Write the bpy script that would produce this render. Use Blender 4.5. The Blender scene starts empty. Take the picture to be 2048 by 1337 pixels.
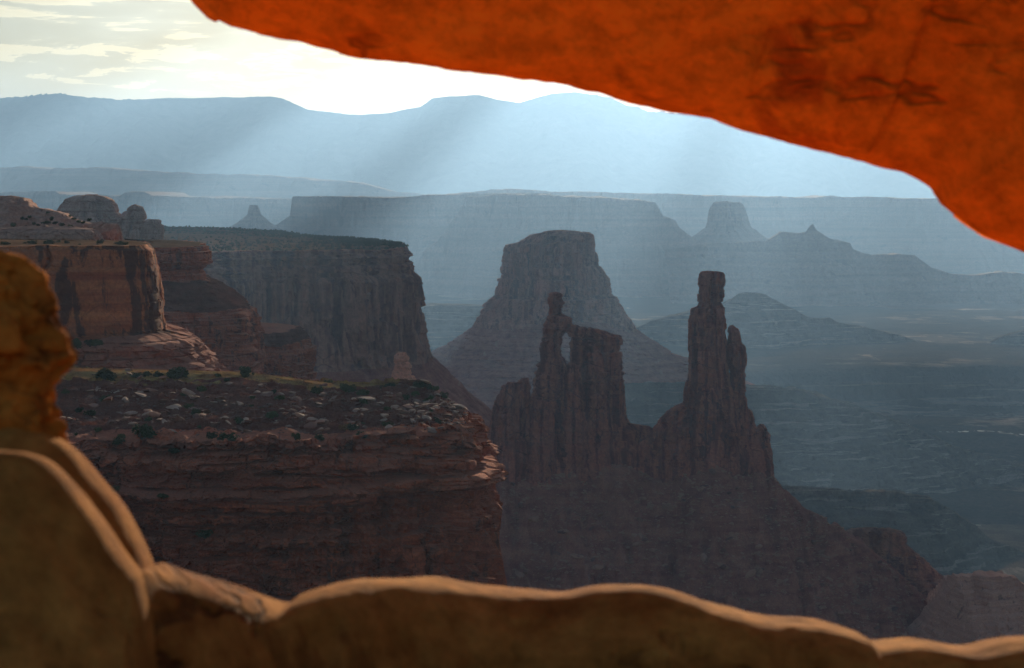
import bpy, math, random
import numpy as np
random.seed(7); R = np.random.RandomState(11)
sc = bpy.context.scene
col = sc.collection
rad = math.radians

# ------------------------------------------------------------------ camera
F = 3982.0                       # focal length in photo pixels (70 mm on a 36 mm back)
PITCH = rad(3.93)
cd = bpy.data.cameras.new('camera'); cam = bpy.data.objects.new('camera', cd); col.objects.link(cam)
cd.lens = 70; cd.sensor_width = 36; cd.clip_start = 0.05; cd.clip_end = 200000
cam.location = (0, 0, 0); cam.rotation_euler = (math.pi/2 - PITCH, 0, 0)
cd.dof.use_dof = True; cd.dof.focus_distance = 900; cd.dof.aperture_fstop = 8.0
sc.camera = cam

# ------------------------------------------------------------------ light
SUN_AZ = rad(9.0)                # to the right of the view (+Y) axis
SUN_EL = rad(12.0)
sd = bpy.data.lights.new('sun', 'SUN'); sun = bpy.data.objects.new('sun', sd); col.objects.link(sun)
sd.energy = 5.0; sd.angle = rad(0.6); sd.color = (1.0, 0.79, 0.55)
sun.rotation_euler = (math.pi/2 - SUN_EL, 0, math.pi - SUN_AZ)   # lamp -Z points away from the sun
w = bpy.data.worlds.new('World'); sc.world = w; w.use_nodes = True
sc.view_settings.view_transform = 'Standard'; sc.view_settings.look = 'None'
sc.view_settings.exposure = 0.85; sc.view_settings.gamma = 1.0
sc.cycles.use_denoising = True
sc.cycles.max_bounces = 6; sc.cycles.diffuse_bounces = 4; sc.cycles.volume_bounces = 0
sc.cycles.caustics_reflective = False; sc.cycles.caustics_refractive = False
sc.cycles.sample_clamp_indirect = 6

def nd(nt, t, loc=None, **kw):
    n = nt.nodes.new(t)
    for k, v in kw.items(): setattr(n, k, v)
    return n
def mth(nt, op, a, b=None, clamp=False):
    n = nt.nodes.new('ShaderNodeMath'); n.operation = op; n.use_clamp = clamp
    for i, x in enumerate((a, b)):
        if x is None: continue
        if hasattr(x, 'is_output'): nt.links.new(x, n.inputs[i])
        else: n.inputs[i].default_value = x
    return n.outputs[0]
def mixc(nt, f, a, b, mode='MIX'):
    n = nt.nodes.new('ShaderNodeMix'); n.data_type = 'RGBA'; n.blend_type = mode
    for i, x in ((0, f), (6, a), (7, b)):
        if hasattr(x, 'is_output'): nt.links.new(x, n.inputs[i])
        elif i == 0: n.inputs[i].default_value = x
        else: n.inputs[i].default_value = (*x, 1)
    return n.outputs[2]
def ramp(nt, f, stops, interp='LINEAR'):
    n = nt.nodes.new('ShaderNodeValToRGB'); e = n.color_ramp.elements; n.color_ramp.interpolation = interp
    while len(e) < len(stops): e.new(0.5)
    for k, (p, c) in enumerate(stops):
        e[k].position = p; e[k].color = (c, c, c, 1) if not hasattr(c, '__len__') else (*c, 1)
    nt.links.new(f, n.inputs[0]); return n.outputs[0]
def noise_n(nt, vec, scale, detail=4, rough=0.55, dist=0.0):
    n = nt.nodes.new('ShaderNodeTexNoise'); nt.links.new(vec, n.inputs['Vector'])
    n.inputs['Scale'].default_value = scale; n.inputs['Detail'].default_value = detail
    n.inputs['Roughness'].default_value = rough; n.inputs['Distortion'].default_value = dist
    return n.outputs['Fac']
def mapping(nt, vec, scale=(1, 1, 1), loc=(0, 0, 0), rot=(0, 0, 0)):
    n = nt.nodes.new('ShaderNodeMapping'); nt.links.new(vec, n.inputs['Vector'])
    n.inputs['Scale'].default_value = scale; n.inputs['Location'].default_value = loc; n.inputs['Rotation'].default_value = rot
    return n.outputs[0]

def build_world():
    nt = w.node_tree; nt.nodes.clear(); L = nt.links
    out = nd(nt, 'ShaderNodeOutputWorld')
    sky = nd(nt, 'ShaderNodeTexSky', sky_type='NISHITA', sun_disc=False, sun_elevation=SUN_EL, sun_rotation=SUN_AZ,
             air_density=1.0, dust_density=0.6, ozone_density=1.5)
    bg = nd(nt, 'ShaderNodeBackground'); bg.inputs[1].default_value = 0.05
    L.new(sky.outputs[0], bg.inputs[0])
    tc = nd(nt, 'ShaderNodeTexCoord'); sep = nd(nt, 'ShaderNodeSeparateXYZ'); L.new(tc.outputs['Generated'], sep.inputs[0])
    # cloud deck seen edge-on: stretch with elevation
    el = mth(nt, 'MAXIMUM', sep.outputs[2], 0.0)
    az = mth(nt, 'ARCTAN2', sep.outputs[0], sep.outputs[1])
    comb = nd(nt, 'ShaderNodeCombineXYZ'); L.new(az, comb.inputs[0]); L.new(el, comb.inputs[1]); comb.inputs[2].default_value = 3.7
    v = comb.outputs[0]
    n1 = noise_n(nt, mapping(nt, v, (10, 95, 1), (0.3, 2.2, 0)), 1.0, 7, 0.58, 0.35)      # long streaks
    n2 = noise_n(nt, mapping(nt, v, (38, 150, 1), (4.4, 1.1, 0)), 1.0, 8, 0.65, 0.6)      # cumulus lumps near the peaks
    low = ramp(nt, el, [(0.0, 0.0), (0.052, 1.0), (0.066, 0.9), (0.082, 0.0)])
    nn = mth(nt, 'ADD', n1, mth(nt, 'MULTIPLY', mth(nt, 'SUBTRACT', n2, 0.5), mth(nt, 'ADD', mth(nt, 'MULTIPLY', low, 1.5), 0.25)))
    nn = mth(nt, 'ADD', nn, mth(nt, 'MULTIPLY', ramp(nt, el, [(0.0, 1.0), (0.050, 1.0), (0.061, 0.0)]), 0.16))
    dens = ramp(nt, nn, [(0.40, 0.0), (0.45, 0.25), (0.49, 0.75), (0.57, 1.0)])
    cloud = ramp(nt, dens, [(0.0, (1.25, 1.05, 0.65)), (0.15, (1.5, 1.25, 0.8)), (0.5, (0.32, 0.35, 0.32)), (1.0, (0.05, 0.08, 0.10))])
    # bright region round the sun
    sunv = (math.sin(SUN_AZ)*math.cos(SUN_EL), math.cos(SUN_AZ)*math.cos(SUN_EL), math.sin(SUN_EL))
    dp = nd(nt, 'ShaderNodeVectorMath', operation='DOT_PRODUCT'); L.new(tc.outputs['Generated'], dp.inputs[0]); dp.inputs[1].default_value = sunv
    glow = ramp(nt, dp.outputs['Value'], [(0.55, 0.02), (0.85, 0.25), (0.95, 0.8), (1.0, 1.0)])
    up = ramp(nt, sep.outputs[2], [(0.0, 0.0), (0.01, 1.0), (0.2, 1.0), (0.45, 0.25), (1.0, 0.12)])
    bg2 = nd(nt, 'ShaderNodeBackground'); L.new(cloud, bg2.inputs[0])
    L.new(mth(nt, 'MULTIPLY', mth(nt, 'MULTIPLY', glow, up), 0.36), bg2.inputs[1])
    add = nd(nt, 'ShaderNodeAddShader'); L.new(bg.outputs[0], add.inputs[0]); L.new(bg2.outputs[0], add.inputs[1])
    L.new(add.outputs[0], out.inputs[0])
build_world()

# ------------------------------------------------------------------ helpers
CP, SP = math.cos(PITCH), math.sin(PITCH)
def W(u, v, Y):
    """point on the vertical plane y=Y seen at photo pixel (u, v)"""
    dx = u-1024.0; dv = 668.5-v
    dy = F*CP + dv*SP; dz = -F*SP + dv*CP
    k = Y/dy
    return (dx*k, Y, dz*k)
def tag(o, label=None, cat=None, group=None, kind=None):
    if label: o['label'] = label
    if cat: o['category'] = cat
    if group: o['group'] = group
    if kind: o['kind'] = kind
    return o
def empty(name, loc, label, cat, group=None):
    o = bpy.data.objects.new(name, None); col.objects.link(o); o.location = loc; o.empty_display_size = 1
    return tag(o, label, cat, group)
def _h(x, y, z, seed):
    n = (x.astype(np.int64)*374761393 + y.astype(np.int64)*668265263 + z.astype(np.int64)*2147483647 + seed*1274126177) & 0xffffffff
    n = ((n ^ (n >> 13))*1274126177) & 0xffffffff
    n = ((n ^ (n >> 16))*2246822519) & 0xffffffff
    n = n ^ (n >> 15)
    return (n & 0xffffff)/float(0xffffff)
def hsh(a, b=0, c=0, seed=0):
    a = np.floor(np.asarray(a, float)); b = np.floor(np.asarray(b, float))+0*a; c = np.floor(np.asarray(c, float))+0*a
    return _h(a+0*b, b, c, seed)
def vnoise(x, y, z=0.0, seed=0):
    x, y, z = np.broadcast_arrays(np.asarray(x, float), np.asarray(y, float), np.asarray(z, float))
    xi, yi, zi = np.floor(x), np.floor(y), np.floor(z)
    fx, fy, fz = x-xi, y-yi, z-zi
    fx = fx*fx*fx*(fx*(fx*6-15)+10); fy = fy*fy*fy*(fy*(fy*6-15)+10); fz = fz*fz*fz*(fz*(fz*6-15)+10)
    r = 0
    for i in (0, 1):
        for j in (0, 1):
            for k in (0, 1):
                r = r + _h(xi+i, yi+j, zi+k, seed)*(fx if i else 1-fx)*(fy if j else 1-fy)*(fz if k else 1-fz)
    return r*2-1
def fbm(x, y, z=0.0, seed=0, oct=5, gain=0.5):
    a, f, s, t = 1.0, 1.0, 0, 0
    for k in range(oct):
        s = s + a*vnoise(x*f+k*17.3, y*f+k*9.1, z*f, seed+k*7); t += a; a *= gain; f *= 2.03
    return s/t
def ridged(x, y, z=0.0, seed=0, oct=5):
    a, f, s, t = 1.0, 1.0, 0, 0
    for k in range(oct):
        s = s + a*(1-2*np.abs(vnoise(x*f+k*5.3, y*f-k*3.1, z*f, seed+k*7))); t += a; a *= 0.5; f *= 2.07
    return s/t
def sstep(a, b, x):
    t = np.clip((x-a)/(b-a), 0, 1); return t*t*(3-2*t)
def strata(s, z, seed, th, amp, bw, warp=0.25):
    """protruding beds broken into blocks"""
    zz = z/th + warp*vnoise(s/(th*14), z*0, 0.5, seed) + 0.32*np.sin(z/th*1.7+seed) + 0.06*vnoise(s/(th*1.5), z/th, 3, seed+5)
    i = np.floor(zz); fv = zz-i
    r = hsh(i, 0, 0, seed+1)
    w_ = bw*(0.45+1.3*hsh(i, 1, 0, seed+2))
    q = s/w_ + hsh(i, 2, 0, seed+3)*7 + 0.15*vnoise(s/(bw*0.3), z/th*1.5, 0, seed+8)
    j = np.floor(q); fu = q-j
    pb = hsh(i, j, 0, seed+4)
    eu = np.minimum(fu, 1-fu)*w_; ev = np.minimum(fv, 1-fv)*th
    e = np.clip(np.minimum(eu, ev*1.2)/(0.22*th), 0, 1); e = 1-(1-e)**2
    along = 0.5+0.5*vnoise(s/(bw*2.6), i*3.1, 0, seed+6)
    return amp*(0.55*r + 0.35*pb + 0.5*along - 0.7) + amp*0.32*(e-1)
def columns(s, z, seed, cw, amp, ht=60):
    """vertical jointing: fins and grooves"""
    o = 0
    for k, (f, a) in enumerate(((1, 1.0), (0.43, 0.45), (0.19, 0.22))):
        q = s/(cw*f) + 0.55*vnoise(s/(cw*f*1.8), z/(ht*0.9), k*3.3, seed+k) + 0.18*vnoise(s/(cw*f), z/(ht*.2), 1.7, seed+30+k)
        j = np.floor(q); u = q-j
        seg = np.floor(z/(ht*f*1.1) + hsh(j, 3, k, seed)*4)
        o = o + a*(0.9*hsh(j, seg, k, seed+k+11) - 0.45 + 0.65*np.sqrt(np.clip(1-(2*u-1)**2, 0, 1)) - 0.5)
    return amp*o
def facets(s, z, seed, cs, cz, tilt=0.8):
    """angular fracture faces: a tilted plane per irregular cell, about -1..1"""
    x = s/cs+.35*vnoise(s/cs*2.1, z/cz*2.1, 0, seed+40); y = z/cz+.25*vnoise(s/cs*1.7, z/cz*1.7, 5, seed+41)
    xi, yi = np.floor(x), np.floor(y); best = np.full(x.shape, 9.0); val = np.zeros(x.shape)
    for i in (-1, 0, 1):
        for j in (-1, 0, 1):
            a, b = xi+i, yi+j
            px_ = a+.15+.7*_h(a, b, a*0, seed); py_ = b+.15+.7*_h(a, b, a*0, seed+1)
            d = np.maximum(np.abs(x-px_), np.abs(y-py_))+.3*np.hypot(x-px_, y-py_); m = d < best
            v = (2*_h(a, b, a*0, seed+2)-1)+tilt*((2*_h(a, b, a*0, seed+3)-1)*(x-px_)*1.6+(2*_h(a, b, a*0, seed+4)-1)*(y-py_)*1.6)
            best = np.where(m, d, best); val = np.where(m, v, val)
    return val
def catmull(p, n):
    """resample a polyline (k, d) by arc length, smoothly"""
    p = np.asarray(p, float)
    q = np.vstack([2*p[0]-p[1], p, 2*p[-1]-p[-2]]); o = []
    for i in range(1, len(q)-2):
        t = np.linspace(0, 1, 24, endpoint=False)[:, None]
        a, b, c, d = q[i-1], q[i], q[i+1], q[i+2]
        o.append(0.5*((2*b)+(-a+c)*t+(2*a-5*b+4*c-d)*t*t+(-a+3*b-3*c+d)*t**3))
    o = np.vstack(o+[q[-2][None]])
    return lin(o, n)
def lin(p, n):
    p = np.asarray(p, float); d = np.r_[0, np.cumsum(np.linalg.norm(np.diff(p, axis=0), axis=1))]
    t = np.linspace(0, d[-1], n)
    return np.stack([np.interp(t, d, p[:, k]) for k in range(p.shape[1])], 1)
def grid_mesh(name, P, mat, closed_u=False, smooth=False, origin=None, parent=None, flip=False):
    """P (rows, cols, 3) world points -> one mesh object with its origin at 'origin'"""
    nr, nc = P.shape[:2]
    org = np.array(origin if origin is not None else (P[..., 0].mean(), P[..., 1].mean(), P[..., 2].min()), float)
    V = (P.reshape(-1, 3)-org).astype(np.float32)
    idx = np.arange(nr*nc).reshape(nr, nc)
    if closed_u: idx = np.concatenate([idx, idx[:, :1]], 1)
    q = np.stack([idx[:-1, :-1], idx[:-1, 1:], idx[1:, 1:], idx[1:, :-1]], -1).reshape(-1, 4)
    if flip: q = q[:, ::-1]
    return raw_mesh(name, V, q, mat, smooth, org, parent)
def raw_mesh(name, V, q, mat, smooth, org, parent=None):
    me = bpy.data.meshes.new(name); n = len(V); k = len(q); c = q.shape[1]
    me.vertices.add(n); me.vertices.foreach_set('co', np.asarray(V, np.float32).ravel())
    me.loops.add(k*c); me.loops.foreach_set('vertex_index', q.astype(np.int32).ravel())
    me.polygons.add(k); me.polygons.foreach_set('loop_start', np.arange(0, k*c, c, dtype=np.int32))
    me.polygons.foreach_set('use_smooth', np.full(k, bool(smooth)))
    me.update(calc_edges=True); me.validate()
    me.materials.append(mat)
    o = bpy.data.objects.new(name, me); col.objects.link(o)
    if parent is not None:
        o.parent = parent; o.location = np.array(org)-np.array(parent.location)
    else: o.location = org
    return o

# ------------------------------------------------------------------ materials
def rock_mat(name, ca, cb, cc, s=1.0, band=1.0, varnish=0.5, vcol=(0.03, 0.018, 0.015), bump=0.6, rough=0.95, pale=0.0, crack=0.4, fc=.4, streak=1.0, wig=False, tint=0.0, tcol=(0.5, 0.15, 0.05), top_light=0.0, top_light_col=(0.50, 0.21, 0.13), vert=0.0):
    """ca/cb: bed colours, cc: joints and stains. s = size of one bed in metres"""
    m = bpy.data.materials.new(name); m.use_nodes = True; nt = m.node_tree; L = nt.links
    b = nt.nodes['Principled BSDF']; b.inputs['Roughness'].default_value = rough; b.inputs['Specular IOR Level'].default_value = 0.04
    tc = nd(nt, 'ShaderNodeTexCoord'); v = tc.outputs['Object']
    beds = noise_n(nt, mapping(nt, v, (0.02/s, 0.02/s, 1.0/s)), 1.0, 6, 0.6, 0.3)
    mott = noise_n(nt, v, 0.35/s, 8, 0.62, 0.2)
    f = mth(nt, 'ADD', mth(nt, 'MULTIPLY', beds, band), mth(nt, 'MULTIPLY', mott, 1.0-band*0.5))
    f = mth(nt, 'DIVIDE', f, 1.0+band*0.5)
    c = mixc(nt, ramp(nt, f, [(0.36, 0.0), (0.62, 1.0)]), ca, cb)
    if vert:
        vn = noise_n(nt, mapping(nt, v, (0.9/s, 0.9/s, 0.06/s), (2, 8, 1)), 1.0, 4, 0.55, 0.5)
        c = mixc(nt, vert, c, mixc(nt, ramp(nt, vn, [(0.42, 0.0), (0.55, 1.0)]), tuple(x*.55 for x in ca), tuple(x*1.15 for x in cb)))
    pt = noise_n(nt, mapping(nt, v, (0.05/s, 0.05/s, 0.11/s), (9, 4, 2)), 1.0, 4, 0.6, 0.4)
    c = mixc(nt, mth(nt, 'MULTIPLY', ramp(nt, pt, [(0.5, 0.0), (0.6, 1.0)]), tint), c, tcol)
    streakn = noise_n(nt, mapping(nt, v, (0.55/s*streak, 0.55/s*streak, 0.045/s), (5, 2, 1)), 1.0, 6, 0.65, 0.4)
    patch = noise_n(nt, mapping(nt, v, (0.16/s, 0.16/s, 0.10/s), (1, 7, 3)), 1.0, 7, 0.65, 0.3)
    vf = mth(nt, 'ADD', mth(nt, 'MULTIPLY', streakn, 0.5), mth(nt, 'MULTIPLY', patch, 0.5))
    vf = ramp(nt, vf, [(0.60-0.14*varnish, 0.0), (0.625-0.13*varnish, 1.0)])
    c = mixc(nt, mth(nt, 'MULTIPLY', vf, min(1.0, 0.35+varnish*0.6)), c, vcol)
    fine = noise_n(nt, v, 2.5/s, 10, 0.7)
    c = mixc(nt, 1.0, c, ramp(nt, fine, [(0.28, 1-fc), (0.72, 1+fc)]), 'MULTIPLY')
    vo = nd(nt, 'ShaderNodeTexVoronoi', feature='DISTANCE_TO_EDGE'); L.new(mapping(nt, v, (0.3/s, 0.3/s, 0.5/s)), vo.inputs['Vector']); vo.inputs['Scale'].default_value = 1
    cr = ramp(nt, vo.outputs['Distance'], [(0.0, 1.0), (0.035, 0.0)])
    if wig:
        wn = noise_n(nt, mapping(nt, v, (1, 1, 2.4), (.37, 0, .1), (0, .35, 0)), 0.11/s, 5, 0.6, 0.0)
        cr = ramp(nt, mth(nt, 'ABSOLUTE', mth(nt, 'SUBTRACT', wn, 0.5)), [(0.0, 1.0), (0.004, .8), (0.013, 0.0)])
    cr = mth(nt, 'MULTIPLY', cr, mth(nt, 'MULTIPLY', ramp(nt, mott, [(0.45, 0), (0.6, 1)]), crack))
    c = mixc(nt, cr, c, cc)
    if top_light:  # skylight on ledge tops painted as a pale dusty colour on upward faces
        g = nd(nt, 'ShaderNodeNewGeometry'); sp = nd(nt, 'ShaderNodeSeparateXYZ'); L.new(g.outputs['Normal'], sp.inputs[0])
        c = mixc(nt, mth(nt, 'MULTIPLY', ramp(nt, mth(nt, 'ADD', sp.outputs[2], mth(nt, 'MULTIPLY', fine, .3)), [(0.55, 0.0), (0.95, 1.0)]), top_light), c, top_light_col)
    if pale > 0:
        pn = ramp(nt, noise_n(nt, v, 1.1/s, 5, 0.6), [(0.6, 0.0), (0.66, 1.0)])
        c = mixc(nt, mth(nt, 'MULTIPLY', pn, pale), c, (0.42, 0.32, 0.26))
    L.new(c, b.inputs['Base Color'])
    h = mth(nt, 'ADD', mth(nt, 'MULTIPLY', fine, 0.5), mth(nt, 'ADD', mth(nt, 'MULTIPLY', beds, 0.7*band), mth(nt, 'MULTIPLY', mott, 0.6)))
    h = mth(nt, 'SUBTRACT', h, mth(nt, 'MULTIPLY', cr, 0.6))
    bp = nd(nt, 'ShaderNodeBump'); bp.inputs['Strength'].default_value = bump; bp.inputs['Distance'].default_value = 0.6*s
    L.new(h, bp.inputs['Height']); L.new(bp.outputs[0], b.inputs['Normal'])
    return m
def ground_mat(name, ca, cb, cpale, s, bump=0.5, palef=0.5, zpale=0.0):
    m = bpy.data.materials.new(name); m.use_nodes = True; nt = m.node_tree; L = nt.links
    b = nt.nodes['Principled BSDF']; b.inputs['Roughness'].default_value = 1; b.inputs['Specular IOR Level'].default_value = 0.0
    v = nd(nt, 'ShaderNodeTexCoord').outputs['Object']
    n = noise_n(nt, mapping(nt, v, (1, 1, 1)), 0.5/s, 9, 0.62, 0.2)
    zb = noise_n(nt, mapping(nt, v, (0.01/s, 0.01/s, 1.6/s)), 1.0, 5, 0.6, 0.1)
    c = mixc(nt, ramp(nt, mth(nt, 'ADD', mth(nt, 'MULTIPLY', n, .6), mth(nt, 'MULTIPLY', zb, .4)), [(0.4, 0.), (0.6, 1.)]), ca, cb)
    p = noise_n(nt, mapping(nt, v, (0.35/s, 0.09/s, 0.5/s), (3, 3, 3)), 1.0, 8, 0.6, 0.3)
    c = mixc(nt, mth(nt, 'MULTIPLY', ramp(nt, p, [(0.64, 0.0), (0.67, 1.0)]), palef), c, cpale)
    if zpale:
        zp = noise_n(nt, mapping(nt, v, (0.12/s, 0.12/s, 2.6/s), (7, 7, 7)), 1.0, 6, 0.65, 0.2)
        c = mixc(nt, mth(nt, 'MULTIPLY', ramp(nt, zp, [(0.56, 0.0), (0.62, 1.0)]), zpale), c, cpale)
    fine = noise_n(nt, v, 6/s, 8, 0.7)
    c = mixc(nt, 0.8, c, ramp(nt, fine, [(0.3, 0.5), (0.7, 1.4)]), 'MULTIPLY')
    L.new(c, b.inputs['Base Color'])
    bp = nd(nt, 'ShaderNodeBump'); bp.inputs['Strength'].default_value = bump; bp.inputs['Distance'].default_value = 0.5*s
    L.new(mth(nt, 'ADD', n, mth(nt, 'MULTIPLY', fine, 0.4)), bp.inputs['Height']); L.new(bp.outputs[0], b.inputs['Normal'])
    return m
def plain_mat(name, ca, cb, s, rough=0.9, sub=0.0):
    m = bpy.data.materials.new(name); m.use_nodes = True; nt = m.node_tree; L = nt.links
    b = nt.nodes['Principled BSDF']; b.inputs['Roughness'].default_value = rough; b.inputs['Specular IOR Level'].default_value = 0.15
    v = nd(nt, 'ShaderNodeTexCoord').outputs['Object']
    info = nd(nt, 'ShaderNodeObjectInfo')
    n = mth(nt, 'ADD', mth(nt, 'MULTIPLY', noise_n(nt, v, s, 4), 0.6), mth(nt, 'MULTIPLY', info.outputs['Random'], 0.4))
    L.new(mixc(nt, ramp(nt, n, [(0.3, 0.), (0.7, 1.)]), ca, cb), b.inputs['Base Color'])
    if sub: b.inputs['Subsurface Weight'].default_value = 0
    return m
M = {}
M['near'] = rock_mat('red_ledge_rock', (0.26, 0.046, 0.021), (0.52, 0.15, 0.075), (0.03, 0.01, 0.008), 1.0, 1.0, 0.42, bump=1.0, fc=.6, crack=.8, tint=.7, tcol=(0.40, 0.10, 0.04), top_light=.45)
M['band'] = rock_mat('banded_orange_rock', (0.28, 0.07, 0.028), (0.50, 0.18, 0.07), (0.04, 0.012, 0.01), 1.6, 1.3, 0.72, (0.035, 0.014, 0.013), bump=0.7)
M['near2'] = rock_mat('red_block_rock', (0.24, 0.075, 0.045), (0.40, 0.17, 0.11), (0.03, 0.01, 0.008), 1.4, .8, 0.25, bump=0.8, top_light=.45)
M['dome'] = rock_mat('pale_slickrock', (0.34, 0.16, 0.11), (0.46, 0.27, 0.20), (0.06, 0.03, 0.02), 2.0, 0.7, 0.1, bump=0.6)
M['wall'] = rock_mat('mesa_wall_rock', (0.24, 0.09, 0.062), (0.42, 0.19, 0.125), (0.06, 0.03, 0.025), 9.0, 0.4, 0.35, (0.08, 0.04, 0.04), bump=0.8, vert=.55)
M['tower'] = rock_mat('tower_rock', (0.22, 0.046, 0.032), (0.46, 0.145, 0.095), (0.02, 0.010, 0.01), 6.5, 0.35, 0.25, (0.05, 0.022, 0.026), bump=1.0, crack=.6, vert=.6)
M['far'] = rock_mat('far_mesa_rock', (0.11, 0.07, 0.055), (0.20, 0.12, 0.09), (0.05, 0.03, 0.03), 25.0, 1.0, 0.2, bump=0.6)
M['hoodoo'] = rock_mat('hoodoo_rock', (0.45, 0.19, 0.13), (0.6, 0.3, 0.2), (0.05, 0.02, 0.02), 2.0, 1.0, 0.15, bump=0.7)
M['slope'] = ground_mat('red_rubble_slope', (0.13, 0.045, 0.03), (0.22, 0.09, 0.06), (0.34, 0.2, 0.15), 2.0, 0.7, 0.4)
M['grass_lit'] = ground_mat('sunlit_sandy_grass', (0.20, 0.09, 0.04), (0.44, 0.27, 0.10), (0.5, 0.36, 0.16), 1.5, 0.7, 0.4)  # dry grass, with the ridge's grazing sunlight put into its colour
M['talus'] = ground_mat('talus_rubble', (0.24, 0.075, 0.05), (0.42, 0.16, 0.105), (0.46, 0.26, 0.18), 7.0, 0.9, 0.45)
M['bench'] = ground_mat('bench_scrub_ground', (0.06, 0.05, 0.04), (0.15, 0.115, 0.085), (0.40, 0.32, 0.26), 18.0, 0.9, 0.4, 0.5)
M['floor'] = ground_mat('canyon_ground', (0.035, 0.034, 0.03), (0.07, 0.055, 0.042), (0.42, 0.33, 0.26), 60.0, 0.8, 0.5, .4)
M['top'] = ground_mat('mesa_top_ground', (0.10, 0.065, 0.04), (0.20, 0.12, 0.07), (0.34, 0.2, 0.12), 12.0, 0.4, 0.3)
M['mount'] = ground_mat('mountain_ground', (0.06, 0.08, 0.07), (0.12, 0.13, 0.11), (0.35, 0.33, 0.3), 900.0, 0.5, 0.1)
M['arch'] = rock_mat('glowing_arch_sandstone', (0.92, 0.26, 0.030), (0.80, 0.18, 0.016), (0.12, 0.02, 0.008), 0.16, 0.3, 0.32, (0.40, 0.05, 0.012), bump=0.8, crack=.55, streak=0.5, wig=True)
M['ledge'] = rock_mat('golden_ledge_sandstone', (0.64, 0.31, 0.08), (0.27, 0.095, 0.022), (0.08, 0.03, 0.015), 0.12, 0.4, 0.4, (0.18, 0.065, 0.02), bump=0.8, crack=.8, wig=True)
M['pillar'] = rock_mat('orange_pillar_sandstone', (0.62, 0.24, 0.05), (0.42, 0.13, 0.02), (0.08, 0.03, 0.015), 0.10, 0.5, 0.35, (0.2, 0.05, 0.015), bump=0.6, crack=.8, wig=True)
M['stub'] = rock_mat('lit_hoodoo_rock', (0.62, 0.27, 0.17), (0.80, 0.42, 0.29), (0.1, 0.04, 0.03), 2.0, 1.0, 0.1, bump=0.7)  # paler copy of the hoodoo rock, sunlight put into its base colour
M['rim'] = rock_mat('pale_bounce_sandstone', (0.86, 0.36, 0.13), (0.76, 0.27, 0.09), (0.2, 0.08, 0.04), 0.5, 0.5, 0.2, (0.4, 0.15, 0.08), bump=0.5)  # paled so the unseen rim bounces more sun onto the arch
M['stone'] = plain_mat('pale_rubble_stone', (0.16, 0.07, 0.05), (0.46, 0.30, 0.22), 0.8)
M['redstone'] = plain_mat('red_rubble_stone', (0.17, 0.065, 0.045), (0.44, 0.21, 0.14), 0.3)
M['leaf'] = plain_mat('juniper_foliage', (0.025, 0.035, 0.012), (0.075, 0.085, 0.022), 1.5)
M['dryleaf'] = plain_mat('rusty_foliage', (0.16, 0.085, 0.03), (0.26, 0.14, 0.05), 1.5)
M['bark'] = plain_mat('juniper_bark', (0.06, 0.045, 0.035), (0.12, 0.09, 0.07), 3.0)
M['scrub'] = plain_mat('far_scrub_foliage', (0.03, 0.035, 0.018), (0.075, 0.07, 0.035), 0.05)

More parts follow.
